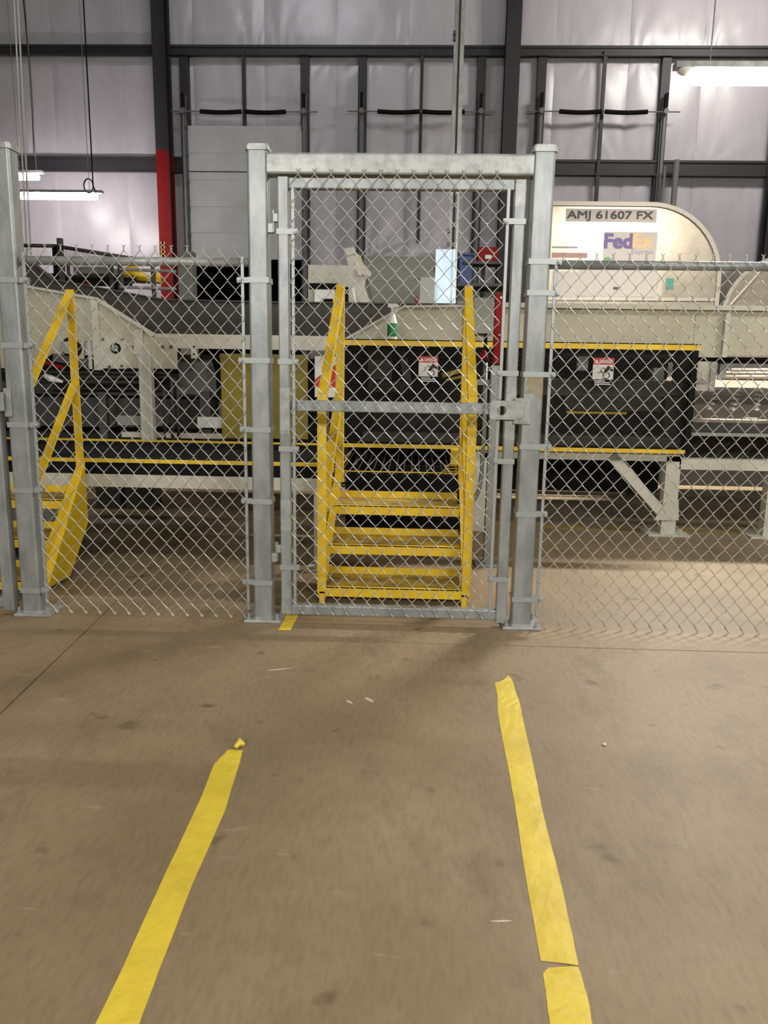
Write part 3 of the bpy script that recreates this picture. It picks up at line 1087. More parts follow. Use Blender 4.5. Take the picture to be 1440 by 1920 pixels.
# left end plate with roller
MB().prism(poly([(-200, 600), (158, 630), (158, 690), (130, 668), (100, 662), (60, 690), (-200, 690)], YC1 - .004), YC1 - .008, YC1 + .012).build('end_plate', BEIGE, cv)
p = at(140, 652, YC1)
MB().disc_y(p.x - .02, p.z, .085, YC1 - .02, YC1 - .01).build('roller_opening', BLACK, cv)
MB().tube([(p.x - .045, YC1 - .05, p.z), (p.x - .045, YC1 + .2, p.z)], .05, 14).build('roller', ZINC, cv)
MB().bar(at(100, 670, YC1 - .03), at(165, 682, YC1 - .03), .02, .06, (0, 0, 1)).build('scraper', DGREY, cv)
MB().bar(at(75, 676, YC1 - .02), at(120, 690, YC1 - .02), .02, .03, (0, 0, 1)).build('red_strip', RED, cv, label='red painted strip')
pbox(MB(), 165, 640, 172, 692, YC1 - .02, .01).build('bracket', BEIGEL, cv)
lg = MB()
pbox(lg, 262, 660, 284, 826, YC1 - .05, .02)
pbox(lg, 280, 660, 285, 826, YC1 - .07, .07)
lg.build('leg', BEIGEL, cv)
bk = MB()
pbox(bk, 358, 643, 369, 672, YC1 - .015, .01)
bk.build('hanger_bracket', BEIGEL, cv)
for py in (650, 664):
    p = at(364, py, YC1 - .015)
    MB().disc_y(p.x, p.z, .008, YC1 - .019, YC1 - .014, 8).build('slot', BLACK, cv)

# machinery below the left conveyor
ml = thing('conveyor_drive', 'dark grey motors and conduit below the left beige conveyor', 'machine', (-1.8, 3.0, .6))
pbox(MB(), -60, 700, 420, 740, 3.0, .3).build('gear_case', DGREY, ml)
pbox(MB(), -60, 742, 410, 800, 3.15, .3).build('motor_housing', DGREY, ml)
pbox(MB(), 335, 665, 405, 740, 2.95, .2).build('drive_cover', GREY, ml)
pbox(MB(), 375, 735, 395, 826, 2.7, .06).build('support', DGREY, ml)
pbox(MB(), 185, 735, 200, 826, 2.8, .06).build('support', DGREY, ml)
pbox(MB(), 220, 780, 310, 798, 2.7, .05).build('cross_bar', GREY, ml)
pbox(MB(), 370, 782, 416, 802, 2.62, .05).build('label_plate', WHITE, ml, label='pale plate')
pbox(MB(), 228, 812, 470, 822, 2.6, .03).build('lower_bar', BEIGEL, ml)
for k, (ya, xe) in enumerate(((698, 322), (706, 333), (716, 308))):
    a = at(60, ya, 2.55 + k * .03); b = at(xe - 22, ya + 1, 2.55 + k * .03); c = at(xe, ya + 22, 2.55 + k * .03); d_ = at(xe + 2, 824, 2.55 + k * .03)
    pts = [a, b]
    for q in range(1, 6):
        t_ = q / 6
        pts.append(b.lerp(at(xe, ya + 1, 2.55 + k * .03), t_).lerp(at(xe, ya + 1, 2.55 + k * .03).lerp(c, t_), t_))
    pts += [c, d_]
    MB().tube(pts, .014, 8).build('conduit', DGREY, ml, smooth=True)
MB().tube([at(85, 705, 2.5), at(95, 710, 2.48), at(118, 716, 2.5)], [.02, .03, .01], 8).build('crumpled_tape', WHITE, ml, label='crumpled white tape')
MB().tube([at(402, 668, 2.6), at(412, 700, 2.6), at(418, 745, 2.6)], .03, 8).build('hose', RUBBER, ml)
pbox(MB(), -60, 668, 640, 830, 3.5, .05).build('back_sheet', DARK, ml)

mp_ = pbox(MB(), 415, 668, 577, 822, 2.5, .03)
x0, x1, z0, z1 = rect(415, 668, 577, 822, 2.5)
yp = thing('panel_cover', 'mustard yellow sheet metal cover behind the left gate post', 'cover', ((x0 + x1) / 2, 2.5, z0))
mp_.build('sheet', MUST, yp)
pbox(MB(), 412, 664, 580, 672, 2.495, .04).build('folded_edge', MUST, yp)
x0, x1, z0, z1 = rect(590, 668, 634, 745, 2.3)
wl = thing('warning_placard', 'white and red placard behind the left stair rail', 'placard', ((x0 + x1) / 2, 2.3, z0))
MB().bbox(x0, x1, 2.3, 2.31, z0, z1, .002).build('board', SIGNW, wl)
MB().box((x0 + x1) / 2 - .02, (x0 + x1) / 2 + .02, 2.31, 2.32, .0, z1 - .02).build('stake', DGREY, wl)
MB().prism([(x0, z0 + .08), (x1, z0 + .08), (x1, z1 - .05), (x0, z0 + .14)], 2.297, 2.3).build('red_band', SIGNR, wl, label='red slanted band')

# ------------------------------------------------------------------ right conveyor side guards
rc = thing('side_conveyor', 'beige conveyor side guard running right above the black guard', 'conveyor', (2.0, 2.9, 0))
YR = 2.75
MB().prism(poly([(648, 636), (752, 578), (873, 574), (873, 645), (648, 645)], YR), YR, YR + .02).build('sloped_guard', BEIGE, rc)
for a, b in (((648, 636), (756, 576)), ((756, 575), (876, 574))):
    MB().bar(at(*a, YR), at(*b, YR), .05, .02).build('guard_flange', BEIGEL, rc)
pbox(MB(), 868, 574, 873, 640, YR - .03, .03).build('guard_end', BEIGEL, rc)
sg_ = pbox(MB(), 885, 577, 1302, 648, YR, .02)
pbox(sg_, 1302, 577, 1362, 670, YR, .02).build('side_guard', BEIGE, rc)
pbox(MB(), 1366, 577, 1600, 668, YR, .02).build('side_guard', BEIGE, rc)
pbox(MB(), 885, 571, 1600, 580, YR - .05, .07).build('guard_flange', BEIGEL, rc)
pbox(MB(), 1358, 588, 1367, 670, YR - .05, .06).build('stiffener', BEIGEL, rc)
pbox(MB(), 888, 558, 925, 625, YR - .1, .08).build('control_box', GREY, rc, label='grey control box')
pbox(MB(), 885, 668, 1600, 679, YR + .1, .3).build('under_rail', BLACK, rc)  # black rail set behind and below the side guards
xa_, xb_ = at(648, 640, 2.8).x, at(1600, 640, 2.8).x
MB().box(xa_, xb_, 2.8, 4.0, at(1000, 668, YR).z + .0, at(1000, 668, YR).z + .02).build('belt', RUBBER, rc)
MB().box(at(1300, 600, 4).x - 3, xb_ + .4, 4.0, 4.02, at(1000, 668, YR).z, at(1000, 580, 4.0).z).build('far_side_wall', BEIGE, rc)

# ball transfer deck at right
bd = thing('ball_transfer_deck', 'grey steel ball transfer deck at the right behind the fence', 'conveyor', (3.4, 3.2, 0))
zdk = at(1370, 788, 2.5).z
x0 = at(1292, 788, 2.5).x
YB2 = 4.6
zbk = at(1370, 709, YB2).z
dz_ = (zbk - zdk) / (YB2 - 2.5)
MB().prismx([(2.5, zdk - .02), (2.5, zdk), (YB2, zbk), (YB2, zbk - .02)], x0, 6.5).build('deck_plate', mat('deck_steel', '#8a8073', .5, .3, var='#6e665b', scale=6, stretch=(1, 4, 1)), bd)
MB().box(x0, 6.5, 2.5, 2.54, at(1370, 812, 2.5).z, zdk - .02).build('front_channel', DARK, bd)
MB().box(x0, 6.5, 2.48, 2.54, at(1370, 818, 2.5).z, at(1370, 812, 2.5).z).build('trim_strip', GREY, bd)
balls = MB()
ball = None
for r_ in range(7):
    for c_ in range(13):
        x = x0 + .12 + c_ * .2 + (r_ % 2) * .1
        y = 2.95 + r_ * .22
        if ball is None:
            b = MB().lathe([(.034, -.002), (.034, .004), (.026, .006), (.023, .012), (.014, .017), (.0, .019)], 0, 0, 10)
            ball = b.mesh('transfer_ball', mat('ball_steel', '#e8e0c8', .25, .6), True)
        o = bpy.data.objects.new('transfer_ball', ball)
        COL.objects.link(o)
        o.parent = bd
        o.matrix_parent_inverse = parent_inv(bd)
        o.location = (x, y, zdk + (y - 2.5) * dz_)
        o.rotation_euler = (math.atan(dz_), 0, 0)
for k in range(16):
    x = x0 + .02 + k * .22
    za, zb_ = at(1370, 862, 2.5).z, at(1370, 822, 2.5).z
    MB().bar((x, 2.6, za), (x + .3, 2.9, zb_), .01, .09, (0, 1, 0)).build('guide_blade', DGREY, bd)
MB().box(x0, 6.5, 3.3, 3.35, at(1370, 864, 2.5).z - .1, at(1370, 818, 2.5).z).build('back_plate', CHAR, bd)
for px, py in ((1342, 754), (1408, 776)):
    p = atz(px, py, zdk + .05)
    zz = zdk + (p.y - 2.5) * dz_
    MB().box(p.x - .05, p.x + .05, p.y - .02, p.y + .02, zz, zz + .008).build('label', WHITE, bd, label='small white label')
for py, r in ((694, .02), (700, .025), (707, .03)):
    a = at(1372 - (py - 694) * 2, py, 4.5); b = at(1600, py, 4.5)
    MB().tube([a, b], r, 10).build('pipe', ALUE, bd, smooth=True)
x0b, x1b, z0b, z1b = rect(1296, 678, 1335, 733, 2.66)
jb = thing('junction_box', 'pale grey junction box right of the black guard', 'box', ((x0b + x1b) / 2, 2.66, z0b))
MB().bbox(x0b, x1b, 2.58, 2.66, z0b, z1b, .004).build('body', BEIGEL, jb)
MB().bbox(x0b + .015, x1b - .07, 2.572, 2.58, z0b + .06, z1b - .13, .003).build('cover', PLATE, jb)
MB().box(x1b - .05, x1b - .005, 2.565, 2.58, z0b, z1b).build('side_flange', PLATE, jb)
pbox(MB(), 1350, 678, 1362, 708, 2.9, .05).build('strut', GALVB, bd)

# dim structure below the platforms
bs = thing('rear_conveyor_frame', 'dim beams and pipes in the dark under the platforms', 'frame', (1.0, 4.5, 0))
MB().box(-6, 7, 5.2, 5.25, .0, 1.15).build('dark_backdrop', DARK, bs)  # dark sheet added as a backdrop for the gloom below the platforms
MB().box(-6, 7, 4.6, 4.75, .62, .74).build('rear_beam', DGREY, bs)
MB().box(1.3, 2.35, 4.3, 4.5, .42, .56).build('rear_box', DGREY, bs)
MB().box(3.2, 6, 4.3, 4.5, .42, .54).build('rear_box', DGREY, bs)
for z in (.6, .66):
    MB().tube([(-5, 4.2, z), (6.5, 4.2, z)], .018, 8).build('pipe', GREY, bs)
for x in (-4.2, -2.6, -.9, .9, 2.6, 4.4):
    MB().box(x - .04, x + .04, 4.5, 4.58, 0, .62).build('leg', DGREY, bs)
for x0_, x1_ in ((235, 290), (180, 225)):
    pbox(MB(), x0_, 910, x1_, 962, 3.0, .2).build('floor_box', DGREY, bs)

# red sleeve post with conduit right of the stair
rp_ = thing('sleeved_post', 'grey strut post with dark red upper sleeve beside the gate latch', 'post', (.75, 1.3, 0))
xp = at(930, 900, 1.3)
xt = at(934, 620, 1.3)
px_ = .757
MB().box(px_ - .032, px_ + .028, 1.3, 1.36, .012, at(930, 685, 1.3).z).build('strut', GALV, rp_)
MB().box(px_ - .04, px_ - .028, 1.29, 1.37, .012, at(930, 685, 1.3).z).build('strut_lip', GALV, rp_)
x0, x1, z0, z1 = rect(925, 548, 942, 690, 1.3)
MB().bbox(px_ - .034, px_ + .03, 1.285, 1.365, at(934, 683, 1.3).z, at(934, 549, 1.3).z, .006).build('sleeve', RED, rp_, label='dark red sleeve')
for py in (558, 628):
    p = at(930, py, 1.285)
    MB().disc_y(px_, p.z, .008, 1.276, 1.286, 8).build('rivet', ZINC, rp_)
MB().box(px_ - .1, px_ + .1, 1.23, 1.43, 0, .012).build('base_plate', GALV, rp_)
cpts = [at(910, 680, 1.4), at(908, 800, 1.4), at(903, 890, 1.4), at(898, 920, 1.4), at(888, 938, 1.4), at(870, 950, 1.4)]
MB().tube(cpts, .015, 10).build('conduit', GALV, rp_, smooth=True)
MB().tube([at(911, 626, 1.38), at(910, 655, 1.38)], .012, 8).build('pull_cord', BLACK, rp_)
MB().lathe([(.0, 0), (.035, .0), (.03, .03), (.014, .07), (.0, .075)], at(907, 670, 1.38).x, 1.38, 12)
rb = MB().lathe([(.0, at(907, 676, 1.38).z), (.034, at(907, 676, 1.38).z), (.028, at(907, 668, 1.38).z), (.012, at(907, 656, 1.38).z), (.0, at(907, 655, 1.38).z)], at(907, 668, 1.38).x, 1.38, 12)
rb.build('pull_switch', RED, rp_, smooth=True, label='red pull switch')
MB().box(px_ - .2, px_ - .03, 1.37, 1.40, at(915, 722, 1.4).z, at(915, 712, 1.4).z).build('clamp_arm', GALV, rp_)

# spray bottle on the guard
bb = at(735, 637, YG + .0)
sb = thing('spray_bottle', 'white spray bottle with green label on the yellow guard edge', 'bottle', (bb.x, YG + .015, zt1))
k_ = 64 / FPX * 6.3
z = zt1
cx, cy = bb.x, YG + .015
MB().lathe([(.0, z), (.036, z), (.038, z + .01), (.038, z + .13), (.032, z + .15), (.018, z + .2), (.013, z + .22)], cx, cy, 20).build('body', WHITE, sb, smooth=True)
MB().lathe([(.0385, z + .022), (.0388, z + .025), (.0388, z + .122), (.0385, z + .125)], cx, cy, 20).build('label', GREEN, sb, smooth=True, label='green label')
MB().lathe([(.016, z + .212), (.016, z + .232), (.012, z + .236), (.011, z + .245)], cx, cy, 14).build('collar', WHITE, sb, smooth=True)
MB().prism([(cx - .04, z + .252), (cx - .034, z + .276), (cx + .03, z + .276), (cx + .046, z + .268), (cx + .046, z + .252), (cx + .012, z + .247), (cx + .01, z + .24), (cx - .012, z + .24)], cy - .013, cy + .013).build('nozzle_head', WHITE, sb)
MB().prism([(cx + .018, z + .25), (cx + .028, z + .25), (cx + .034, z + .222), (cx + .041, z + .212), (cx + .035, z + .208), (cx + .025, z + .22)], cy - .006, cy + .006).build('trigger', WHITE, sb)

# ------------------------------------------------------------------ things beyond the conveyors
YD = 5.2
x0, x1, z0, z1 = rect(815, 467, 850, 600, YD)
se = thing('steel_enclosure', 'bright reflective steel enclosure on the tall strut', 'cabinet', ((x0 + x1) / 2, YD, z0))
MB().bbox(x0, x1, YD, YD + .12, z0, z1, .004).build('door', STAINLESS, se)
MB().box(x1 - .012, x1 + .01, YD - .01, YD + .1, z0, z1).build('hinge_edge', STAINLESS, se)
MB().bbox(x0 - .012, x0, YD + .02, YD + .05, at(815, 510, YD).z, at(815, 500, YD).z, .002).build('red_latch', RED, se, label='red latch')
x0, x1, z0, z1 = rect(846, 0, 862, 600, YD)
st = thing('tall_strut', 'tall grey strut rising behind the gate past the header beam', 'post', (at(855, 300, YD).x, YD + .15, 0))
xs1 = at(855, 300, YD).x
MB().box(xs1 - .055, xs1 - .012, YD + .13, YD + .2, 0, 8.5).build('channel', GALV, st)
MB().box(xs1 + .012, xs1 + .055, YD + .13, YD + .2, 0, 8.5).build('channel', GALVB, st)
MB().box(xs1 - .012, xs1 + .012, YD + .18, YD + .2, 0, 8.5).build('web', DGREY, st)
MB().tube([(xs1 + .03, YD + .1, 0), (xs1 + .03, YD + .1, at(860, 360, YD).z)], .018, 10).build('conduit', ZINC, st, smooth=True)
for py in (55, 65, 430, 455):
    zz = at(850, py, YD).z
    MB().box(xs1 - .07, xs1 - .04, YD + .08, YD + .13, zz - .02, zz + .02).build('clamp', DGREY, st)
x0, x1, z0, z1 = rect(786, 520, 815, 600, 5.0)
dc = thing('disconnect_box', 'small grey switch box with black lever left of the steel enclosure', 'box', ((x0 + x1) / 2, 5.0, z0))
MB().bbox(x0, x1, 5.0, 5.1, z0, z1, .006).build('body', GREY, dc)
MB().box(x0 + .05, x0 + .1, 5.1, 5.14, 0, z1).build('stand', DGREY, dc)
MB().bbox(x0 - .05, x0 + .01, 4.97, 5.0, z1 - .03, z1 - .01, .003).build('hasp', DGREY, dc)
MB().bar(at(778, 556, 4.96), at(784, 570, 4.96), .02, .035).build('lever', RED, dc)
# tilted beige arm
ta = thing('tilted_chute_arm', 'tilted beige channel arm leaning above the dark conveyor bed', 'arm', tuple(at(690, 575, 4.4)))
YT = 4.4
MB().prism(poly([(645, 470), (660, 465), (700, 590), (682, 590)], YT), YT, YT + .1).build('arm_channel', BEIGEL, ta)
MB().prism(poly([(645, 466), (663, 463), (666, 476), (648, 480)], YT - .02), YT - .02, YT + .12).build('end_cap', BEIGEL, ta)
MB().prism(poly([(664, 470), (676, 480), (688, 515), (676, 560)], YT), YT + .02, YT + .06).build('flange', BEIGE, ta)
MB().prism(poly([(676, 500), (684, 497), (697, 513), (693, 520), (684, 515), (672, 518), (668, 505)], YT), YT - .03, YT + .0).build('clamp', BEIGEL, ta)
MB().bar(at(662, 540, YT), at(672, 592, YT), .012, .02).build('rod', WHITE, ta)
MB().bar(at(686, 518, YT + .1), at(704, 592, YT + .1), .03, .03).build('back_bar', DGREY, ta)
pt = at(690, 588, YT)
MB().box(pt.x - .06, pt.x + .06, YT + .1, YT + .2, 0, pt.z + .1).build('stand', DGREY, ta)
# control cabinet
cc = thing('control_cabinet', 'pale control cabinet with black window band left of the tilted arm', 'cabinet', tuple(at(615, 590, 6.0)))
pbox(MB(), 578, 497, 668, 600, 6.0, .5).build('body', BEIGEL, cc)
xc0, xc1, zc0, zc1 = rect(578, 497, 668, 600, 6.0)
MB().box(xc0 + .05, xc1 - .05, 6.05, 6.45, 0, zc0).build('plinth', GREY, cc)
pbox(MB(), 580, 531, 634, 542, 5.98, .02).build('dark_band', BLACK, cc)
pbox(MB(), 628, 538, 653, 600, 5.97, .02).build('dark_band', BLACK, cc)
pbox(MB(), 590, 543, 628, 600, 5.96, .04).build('white_panel', WHITE, cc)
pbox(MB(), 604, 560, 624, 600, 5.95, .01).build('screen', BLACK, cc)
# dark things left of the right column, behind the gate
bn = thing('blue_bin', 'dark blue plastic bin seen through the gate mesh beside the strut', 'bin', tuple(at(872, 530, 8.0)))
x0, x1, z0, z1 = rect(861, 480, 886, 532, 8.0)
MB().prism([(x0 + .02, z0), (x1 - .02, z0), (x1, z1), (x0, z1)], 8.0, 8.3).build('tub', BLUE, bn)
MB().bbox(x0 - .02, x1 + .02, 7.97, 8.33, z1, z1 + .04, .008).build('rim', BLUE, bn)
sh = thing('equipment_rack', 'dark equipment rack carrying the blue bin and red box', 'rack', tuple(at(900, 600, 7.9)))
xa_, xb_ = at(858, 520, 8).x, at(948, 520, 8).x
for x in (xa_, (xa_ + xb_) / 2 + .05, xb_):
    MB().box(x - .03, x + .03, 8.36, 8.42, 0, at(900, 462, 8).z).build('upright', STEEL, sh)
MB().box(xa_, xb_, 7.9, 8.42, z0 - .04, z0).build('shelf', STEEL, sh)
MB().box(xa_, xb_, 8.4, 8.42, 0, z0 - .04).build('back_sheet', GREY, sh)
x0, x1, z0r, z1r = rect(896, 463, 935, 490, 7.98)
rbx = thing('red_box', 'dark red box with a silver latch on the rack, right of the blue bin', 'box', ((x0 + x1) / 2, 7.98, z0r))
MB().bbox(x0, x1, 7.98, 8.3, z0r, z1r, .01).build('case', RED, rbx)
MB().bbox((x0 + x1) / 2 - .05, (x0 + x1) / 2 + .05, 7.96, 7.98, z0r + .03, z0r + .09, .004).build('latch', ZINC, rbx)
MB().box(x0 - .2, x1 + .05, 7.95, 8.35, z0r - .04, z0r).build('shelf', STEEL, sh)

# railings, dark machine and yellow webbing at back left
YL = 5.6
rl = thing('guard_railing', 'dark pipe railing with wire infill above the left conveyor', 'railing', tuple(at(110, 600, YL)))
for a, b, r in (((30, 460), (102, 461), .022), ((102, 461), (232, 482), .022), ((232, 482), (300, 490), .02)):
    MB().tube([at(*a, YL), at(*b, YL)], r, 8).build('rail', CHAR, rl, smooth=True)
for px, y0, y1, w, m in ((102, 461, 560, .03, BLACK), (112, 447, 560, .04, DGREY), (128, 495, 560, .02, DGREY), (225, 493, 560, .035, DGREY), (208, 495, 560, .03, CHAR), (287, 498, 568, .03, DGREY)):
    pt = at(px, y0, YL + .05)
    MB().tube([(pt.x, pt.y, 0), pt], w, 8).build('upright', m, rl, smooth=True)
for py in (505, 538):
    MB().tube([at(225, py, YL), at(330, py + 4, YL)], .018, 8).build('rail', GREY, rl)
for k in range(38):
    px = 116 + k * 3
    yt = 462 + (px - 102) * .16
    MB().tube([at(px, 520, YL), at(px, yt, YL)], .0035, 4, False).build('infill_wire', CHAR, rl)
bm_ = thing('dark_conveyor_unit', 'black conveyor unit with red guard behind the left railing', 'machine', tuple(at(150, 560, 6.2)))
pbox(MB(), 60, 512, 105, 560, 6.2, .4).build('end_frame', BLACK, bm_)
pbox(MB(), 105, 515, 222, 530, 6.2, .5).build('bed', BLACK, bm_)
pbox(MB(), 138, 500, 205, 513, 6.3, .4).build('top_cover', GREY, bm_)
for px in (108, 122, 210):
    pt = at(px, 531, 6.2)
    MB().box(pt.x - .04, pt.x + .04, 6.2, 6.3, 0, pt.z).build('leg', BLACK, bm_)
pbox(MB(), 222, 520, 300, 530, 6.2, .1).build('side_rail', DGREY, bm_)
MB().prism(poly([(148, 546), (160, 527), (172, 546)], 6.1), 6.1, 6.14).build('red_guard', RED, bm_, label='red triangular guard')
yw = MB()
yw.tube([at(224, 514, 6.1), at(236, 510, 6.1), at(250, 508, 6.1), at(266, 519, 6.1), at(282, 524, 6.1), at(300, 520, 6.1)], [.05, .06, .09, .06, .03, .07], 10)
tag(yw.build('yellow_webbing', YCLOTH, None, smooth=True), 'crumpled yellow webbing draped over the rail before the red column', 'webbing')
# white frame post by the dock opening
x0, x1, z0, z1 = rect(335, 470, 361, 600, 10.5)
wf = thing('white_frame_post', 'pale grey square post between the red column and the open dock', 'post', ((x0 + x1) / 2, 10.5, 0))
MB().bbox(x0, x1, 10.5, 10.8, 0, z1, .01).build('shaft', GREY, wf)
MB().box(x0 - .06, x1 + .06, 10.44, 10.86, 0, .02).build('base_plate', GREY, wf)

# ------------------------------------------------------------------ air cargo containers
YK = 7.2


def container(label, x0, x1, z0, z1, r, right_only):
    t = thing('cargo_container', label, 'container', ((x0 + x1) / 2, YK, z0), 'air cargo containers')
    pts = [(x0, z0), (x1, z0)]
    n = 14
    rx, rz = r
    for k in range(n + 1):
        q = math.pi / 2 * k / n
        pts.append((x1 - rx + rx * math.cos(q), z1 - rz + rz * math.sin(q)))
    if right_only:
        pts.append((x0 + .05, z1)); pts.append((x0, z1 - .05))
    else:
        for k in range(n + 1):
            q = math.pi / 2 + math.pi / 2 * k / n
            pts.append((x0 + rx + rx * math.cos(q), z1 - rz + rz * math.sin(q)))
    MB().prism(pts, YK, YK + 2.2).build('shell', ALU, t)
    # raised edge frame following the outline
    e = MB()
    m = len(pts)
    for i in range(m):
        a, b = pts[i], pts[(i + 1) % m]
        e.bar((a[0], YK - .012, a[1]), (b[0], YK - .012, b[1]), .055, .05, (0, 1, 0))
    e.build('edge_frame', ALUE, t)
    MB().box(x0 - .03, x1 + .03, YK - .03, YK + 2.2, z0 - .1, z0).build('base_pallet', ALUE, t)
    return t


ZB = at(1200, 600, YK).z - .35
cx0, cx1 = at(1004, 480, YK).x, at(1343, 560, YK).x
cz1 = at(1150, 383, YK).z
c1 = container('silver air cargo container with black registration lettering and logo panel', cx0, cx1, ZB, cz1, (.98, .98), True)
x0, x1, z0, z1 = rect(1061, 392, 1231, 416, YK)
MB().box(x0, x1, YK - .006, YK, z0, z1).build('number_plate', PLATE, c1)
x0, x1, z0, z1 = rect(1063, 396, 1224, 415, YK)
lettering('AMJ 61607 FX', x0, YK - .008, z0, x1 - x0, z1 - z0, INK, c1, .03)
x0, x1, z0, z1 = rect(1132, 435, 1231, 489, YK)
MB().box(x0, x1, YK - .006, YK, z0, z1).build('logo_panel', PLATE, c1)
x0, x1, z0, z1 = rect(1134, 439, 1185, 465, YK)
lettering('Fed', x0, YK - .008, z0, x1 - x0, z1 - z0, PURP, c1, .06)
x0, x1, z0, z1 = rect(1187, 439, 1222, 464, YK)
lettering('Ex', x0, YK - .008, z0, x1 - x0, z1 - z0, ORNG, c1, .05)
x0, x1, z0, z1 = rect(1184, 467, 1225, 479, YK)
lettering('Express', x0, YK - .008, z0, x1 - x0, z1 - z0, PALEP, c1, .0)
p = at(1138, 486, YK)
MB().prism([(p.x - .04, p.z - .03), (p.x + .05, p.z - .03), (p.x + .06, p.z + .0), (p.x + .02, p.z + .03), (p.x - .04, p.z + .02)], YK - .009, YK - .006).build('green_mark', mat('green_print', '#2f7a34', .5), c1, label='green mark')
pbox(MB(), 1035, 462, 1083, 465, YK - .006, .006).build('print_strip', PALEP, c1)
pbox(MB(), 1035, 474, 1101, 483, YK - .006, .006).build('print_strip', mat('red_brown_print', '#8d6a62', .6), c1)
pbox(MB(), 1035, 509, 1083, 557, YK - .006, .006).build('document_sheet', PLATE, c1)
pbox(MB(), 1249, 522, 1263, 543, YK - .008, .008).build('teal_sticker', TEAL, c1, label='teal sticker')
pbox(MB(), 1150, 538, 1159, 543, YK - .008, .008).build('small_tag', INK, c1)
pbox(MB(), 1085, 501, 1232, 556, YK - .004, .004).build('door_curtain', PLATE, c1, label='pale lower curtain')
MB().prism(poly([(1226, 560), (1238, 513), (1242, 513), (1240, 560)], YK), YK - .01, YK - .002).build('door_strap', ALUE, c1)
MB().bar(at(1004, 560, YK) + Vector((0, -.01, 0)), at(1343, 562, YK) + Vector((0, -.01, 0)), .03, .04).build('cross_rail', ALUE, c1)
c2x0 = at(1348, 560, YK).x
c2 = container('second silver cargo container cut off by the right edge of the photo', c2x0 + .06, c2x0 + 2.9, ZB, at(1445, 482, YK).z, (.8, .8), False)
MB().tube([(c2x0 + .1, YK - .02, ZB + .5), (c2x0 + .9, YK - .02, ZB + 1.5)], .02, 8).build('strap', PLATE, c2)
# roller stand that carries the containers
rs = thing('container_stand', 'low roller stand carrying the silver cargo containers', 'stand', ((cx0 + cx1) / 2, YK + 1, 0))
MB().box(cx0 - .2, c2x0 + 3.2, YK - .05, YK + 2.3, ZB - .3, ZB - .101).build('bed', DGREY, rs)
for x in (cx0, cx1, c2x0 + 2.8):
    MB().box(x - .05, x + .05, YK, YK + .1, 0, ZB - .3).build('leg', DGREY, rs)
    MB().box(x - .05, x + .05, YK + 2.1, YK + 2.2, 0, ZB - .3).build('leg', DGREY, rs)


# ------------------------------------------------------------------ lamps and hanging cords
def strip_lamp(label, a, b, m, r, housing, watts=0):
    c = (a + b) / 2
    t = thing('strip_lamp', label, 'lamp', tuple(c), 'linear strip lamps')
    d = (b - a).normalized()
    MB().tube([a, a + d * .02, b - d * .02, b], [r * .6, r, r, r * .6], 10).build('lens', m, t, smooth=True, label='glowing white lens')
    if watts:
        l = area('lamp_light', c - Vector((0, 0, r + .012)), c - Vector((0, 0, 3)), (b - a).length, r * 1.6, watts, (1.0, .93, .83))
        l.parent = t
        l.matrix_parent_inverse = parent_inv(t)
    up = Vector((0, 0, 1))
    h = MB()
    h.bar(a - d * housing + up * (r + .035), b + d * .1 + up * (r + .035), .12, .05)
    h.build('housing', GALVB, t)
    for q in (.1, .9):
        p = a.lerp(b, q) + up * (r + .06)
        MB().tube([p, Vector((p.x, p.y, 12))], .006, 6).build('suspension_cord', GREY, t)
    return t


LA = at(1298, 146, 4.0)
LB = LA + Vector((1.5, 0, 0))
rl_ = strip_lamp('glowing strip lamp high at the right above the containers', LA, LB, LAMPW, .065, .17, 510)
p = at(1286, 134, 4.0)
MB().lathe([(.0, p.z - .03), (.05, p.z - .022), (.075, p.z), (.075, p.z + .02), (.0, p.z + .025)], p.x, 4.0, 16).build('sensor', WHITE, rl_, smooth=True)
a = at(36, 368, 11.6); b = Vector((at(183, 368, 11.6).x, 11.6, a.z))
strip_lamp('long glowing strip lamp at the left, lower of the two', a, b, LAMPL, .055, .0)
a = at(33, 332, 12.2); b = Vector((at(73, 332, 12.2).x, 12.2, a.z))
strip_lamp('short glowing strip lamp at the left, upper of the two', a, b, LAMPL, .06, .0)


def cord(label, pts, r, m, name='hanging_cord'):
    tag(MB().tube(pts, r, 6).build(name, m, None, smooth=True), label, 'cord', 'hanging cords')


top = 12.0
for pxt, pxb, m, lab, yb in ((26, 51, WHITE, 'pale hanging cord nearest the left fence post', 480), (33, 58, WHITE, 'second pale hanging cord from the left fence post', 478)):
    pb_ = at(pxb, yb, 7.5)
    pt_ = at(pxt, -5, 7.5)
    dirv = pt_ - pb_
    cord(lab, [pb_, pt_, pb_ + dirv * (7 / max(dirv.z, .1))], .011, m)
pb_ = at(64, 292, 12.5)
cord('dark wavy cord hanging in front of the lower left girt', [pb_] + [Vector((pb_.x + .03 * math.sin(k), 12.5, pb_.z + (top - pb_.z) * k / 8)) for k in range(1, 9)], .016, CHAR)
pb_ = at(174, 336, 11.5)
loop = [Vector((pb_.x - .09 + .09 * math.cos(q), 11.5, pb_.z - .12 + .13 * math.sin(q))) for q in [math.pi / 2 * 0 + 2 * math.pi * k / 12 for k in range(13)]]
cord('thin black cord with a coil above the long left lamp', [at(180, 362, 11.5)] + loop + [pb_, Vector((pb_.x, 11.5, top))], .013, BLACK)
pc_ = at(318, 250, 13.4)
cord('black cable running down beside the red and grey column', [Vector((pc_.x, 13.4, 0)), Vector((pc_.x, 13.4, top))], .03, BLACK)


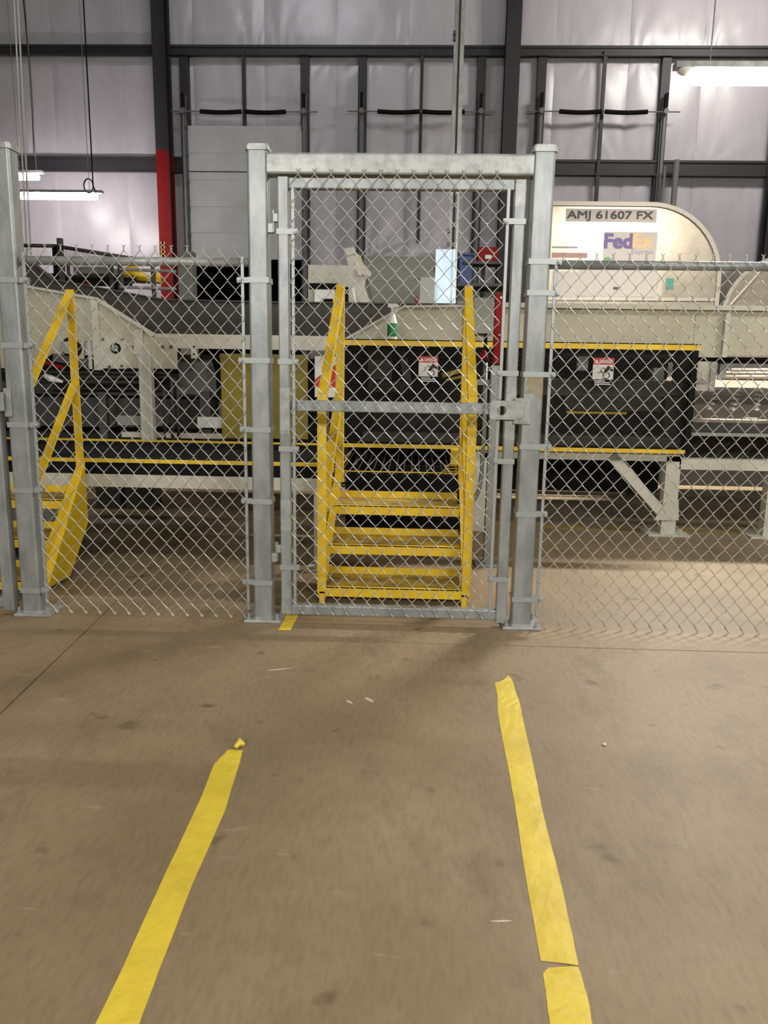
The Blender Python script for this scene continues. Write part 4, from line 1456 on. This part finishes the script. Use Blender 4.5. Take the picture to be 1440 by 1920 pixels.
# ------------------------------------------------------------------ floor tape
def tape(label, left, right, name='tape_strip', group='yellow floor tape'):
    """left/right: matching pixel points on the floor, near end first"""
    L = [atz(x, y, 0) for x, y in left]
    R_ = [atz(x, y, 0) for x, y in right]
    vs, fs = [], []
    n = len(L)
    for i in range(n):
        for k in range(5):
            p = L[i].lerp(R_[i], k / 4)
            vs.append((p.x, p.y, .0012 + (.0015 * random.random() if 0 < k < 4 else 0)))
    for i in range(n):
        for p in (L[i], R_[i]):
            vs.append((p.x, p.y, -.0004))
    for i in range(n - 1):
        for k in range(4):
            a = i * 5 + k
            fs.append((a, a + 1, a + 6, a + 5))
        b0 = n * 5 + i * 2
        fs.append((i * 5, i * 5 + 5, b0 + 2, b0))
        fs.append((i * 5 + 4, b0 + 1, b0 + 3, i * 5 + 9))
    o = MB().add(vs, fs).build(name, TAPE, None)
    tag(o, label, 'tape', group)
    return o


def interp(pts, n):
    out = []
    for i in range(len(pts) - 1):
        for k in range(n):
            t_ = k / n
            j = random.uniform(-.6, .6) if k else 0
            out.append((pts[i][0] * (1 - t_) + pts[i + 1][0] * t_ + j, pts[i][1] * (1 - t_) + pts[i + 1][1] * t_))
    return out + [pts[-1]]


def ext(p, q, y):
    t_ = (y - p[1]) / (q[1] - p[1])
    return (p[0] + (q[0] - p[0]) * t_, y)


tape('long yellow tape strip at the left with a crumpled far end',
     interp([(120, 2040), (180, 1918), (230, 1815), (300, 1660), (375, 1500), (402, 1432), (428, 1406)], 5),
     interp([(210, 2040), (262, 1918), (302, 1810), (360, 1660), (422, 1520), (449, 1432), (455, 1408)], 5))
tl = atz(452, 1402, 0)
cr = MB().tube([(tl.x - .02, tl.y - .01, .006), (tl.x - .004, tl.y + .01, .018), (tl.x + .012, tl.y + .0, .012)], [.008, .016, .006], 7)
tag(cr.build('tape_curl', TAPE, None), 'small curled scrap of tape at the tip of the left strip', 'tape', None)
tape('long yellow tape strip at the right with a torn pointed far end',
     interp([(1014, 1802), (985, 1640), (964, 1500), (945, 1400), (934, 1338), (933, 1310), (928, 1280), (943, 1278)], 5),
     interp([(1085, 1811), (1055, 1670), (1017, 1520), (1005, 1460), (975, 1320), (968, 1300), (960, 1275), (953, 1266)], 5))
tape('near yellow tape piece at the right below the torn gap',
     interp([(1048, 2040), (1032, 1930), (1026, 1880), (1018, 1826), (1028, 1815)], 5),
     interp([(1130, 2040), (1112, 1930), (1104, 1880), (1092, 1836), (1084, 1813)], 5))
tape('short yellow tape piece on the floor under the left gate stile',
     interp([(522, 1183), (533, 1160), (548, 1130)], 4), interp([(544, 1182), (556, 1160), (568, 1130)], 4))
p = atz(1133, 1397, 0)
tag(MB().lathe([(.004, 0), (.009, .003), (.007, .007), (.0, .009)], p.x, p.y, 6).build('pebble', SCUFF, None), 'tiny pale pebble on the floor right of the tape', 'pebble')

cd_ = thing('wall_conduit', 'pair of grey conduits on the wall above the first cargo container', 'conduit', (at(1260, 340, 13.7).x, 13.7, 0))
for px, y0, w in ((1247, 312, .025), (1269, 300, .06)):
    pt = at(px, y0, 13.7)
    MB().tube([(pt.x, 13.7, 0), (pt.x, 13.7, pt.z)], w, 10).build('conduit', STEELL, cd_, smooth=True)
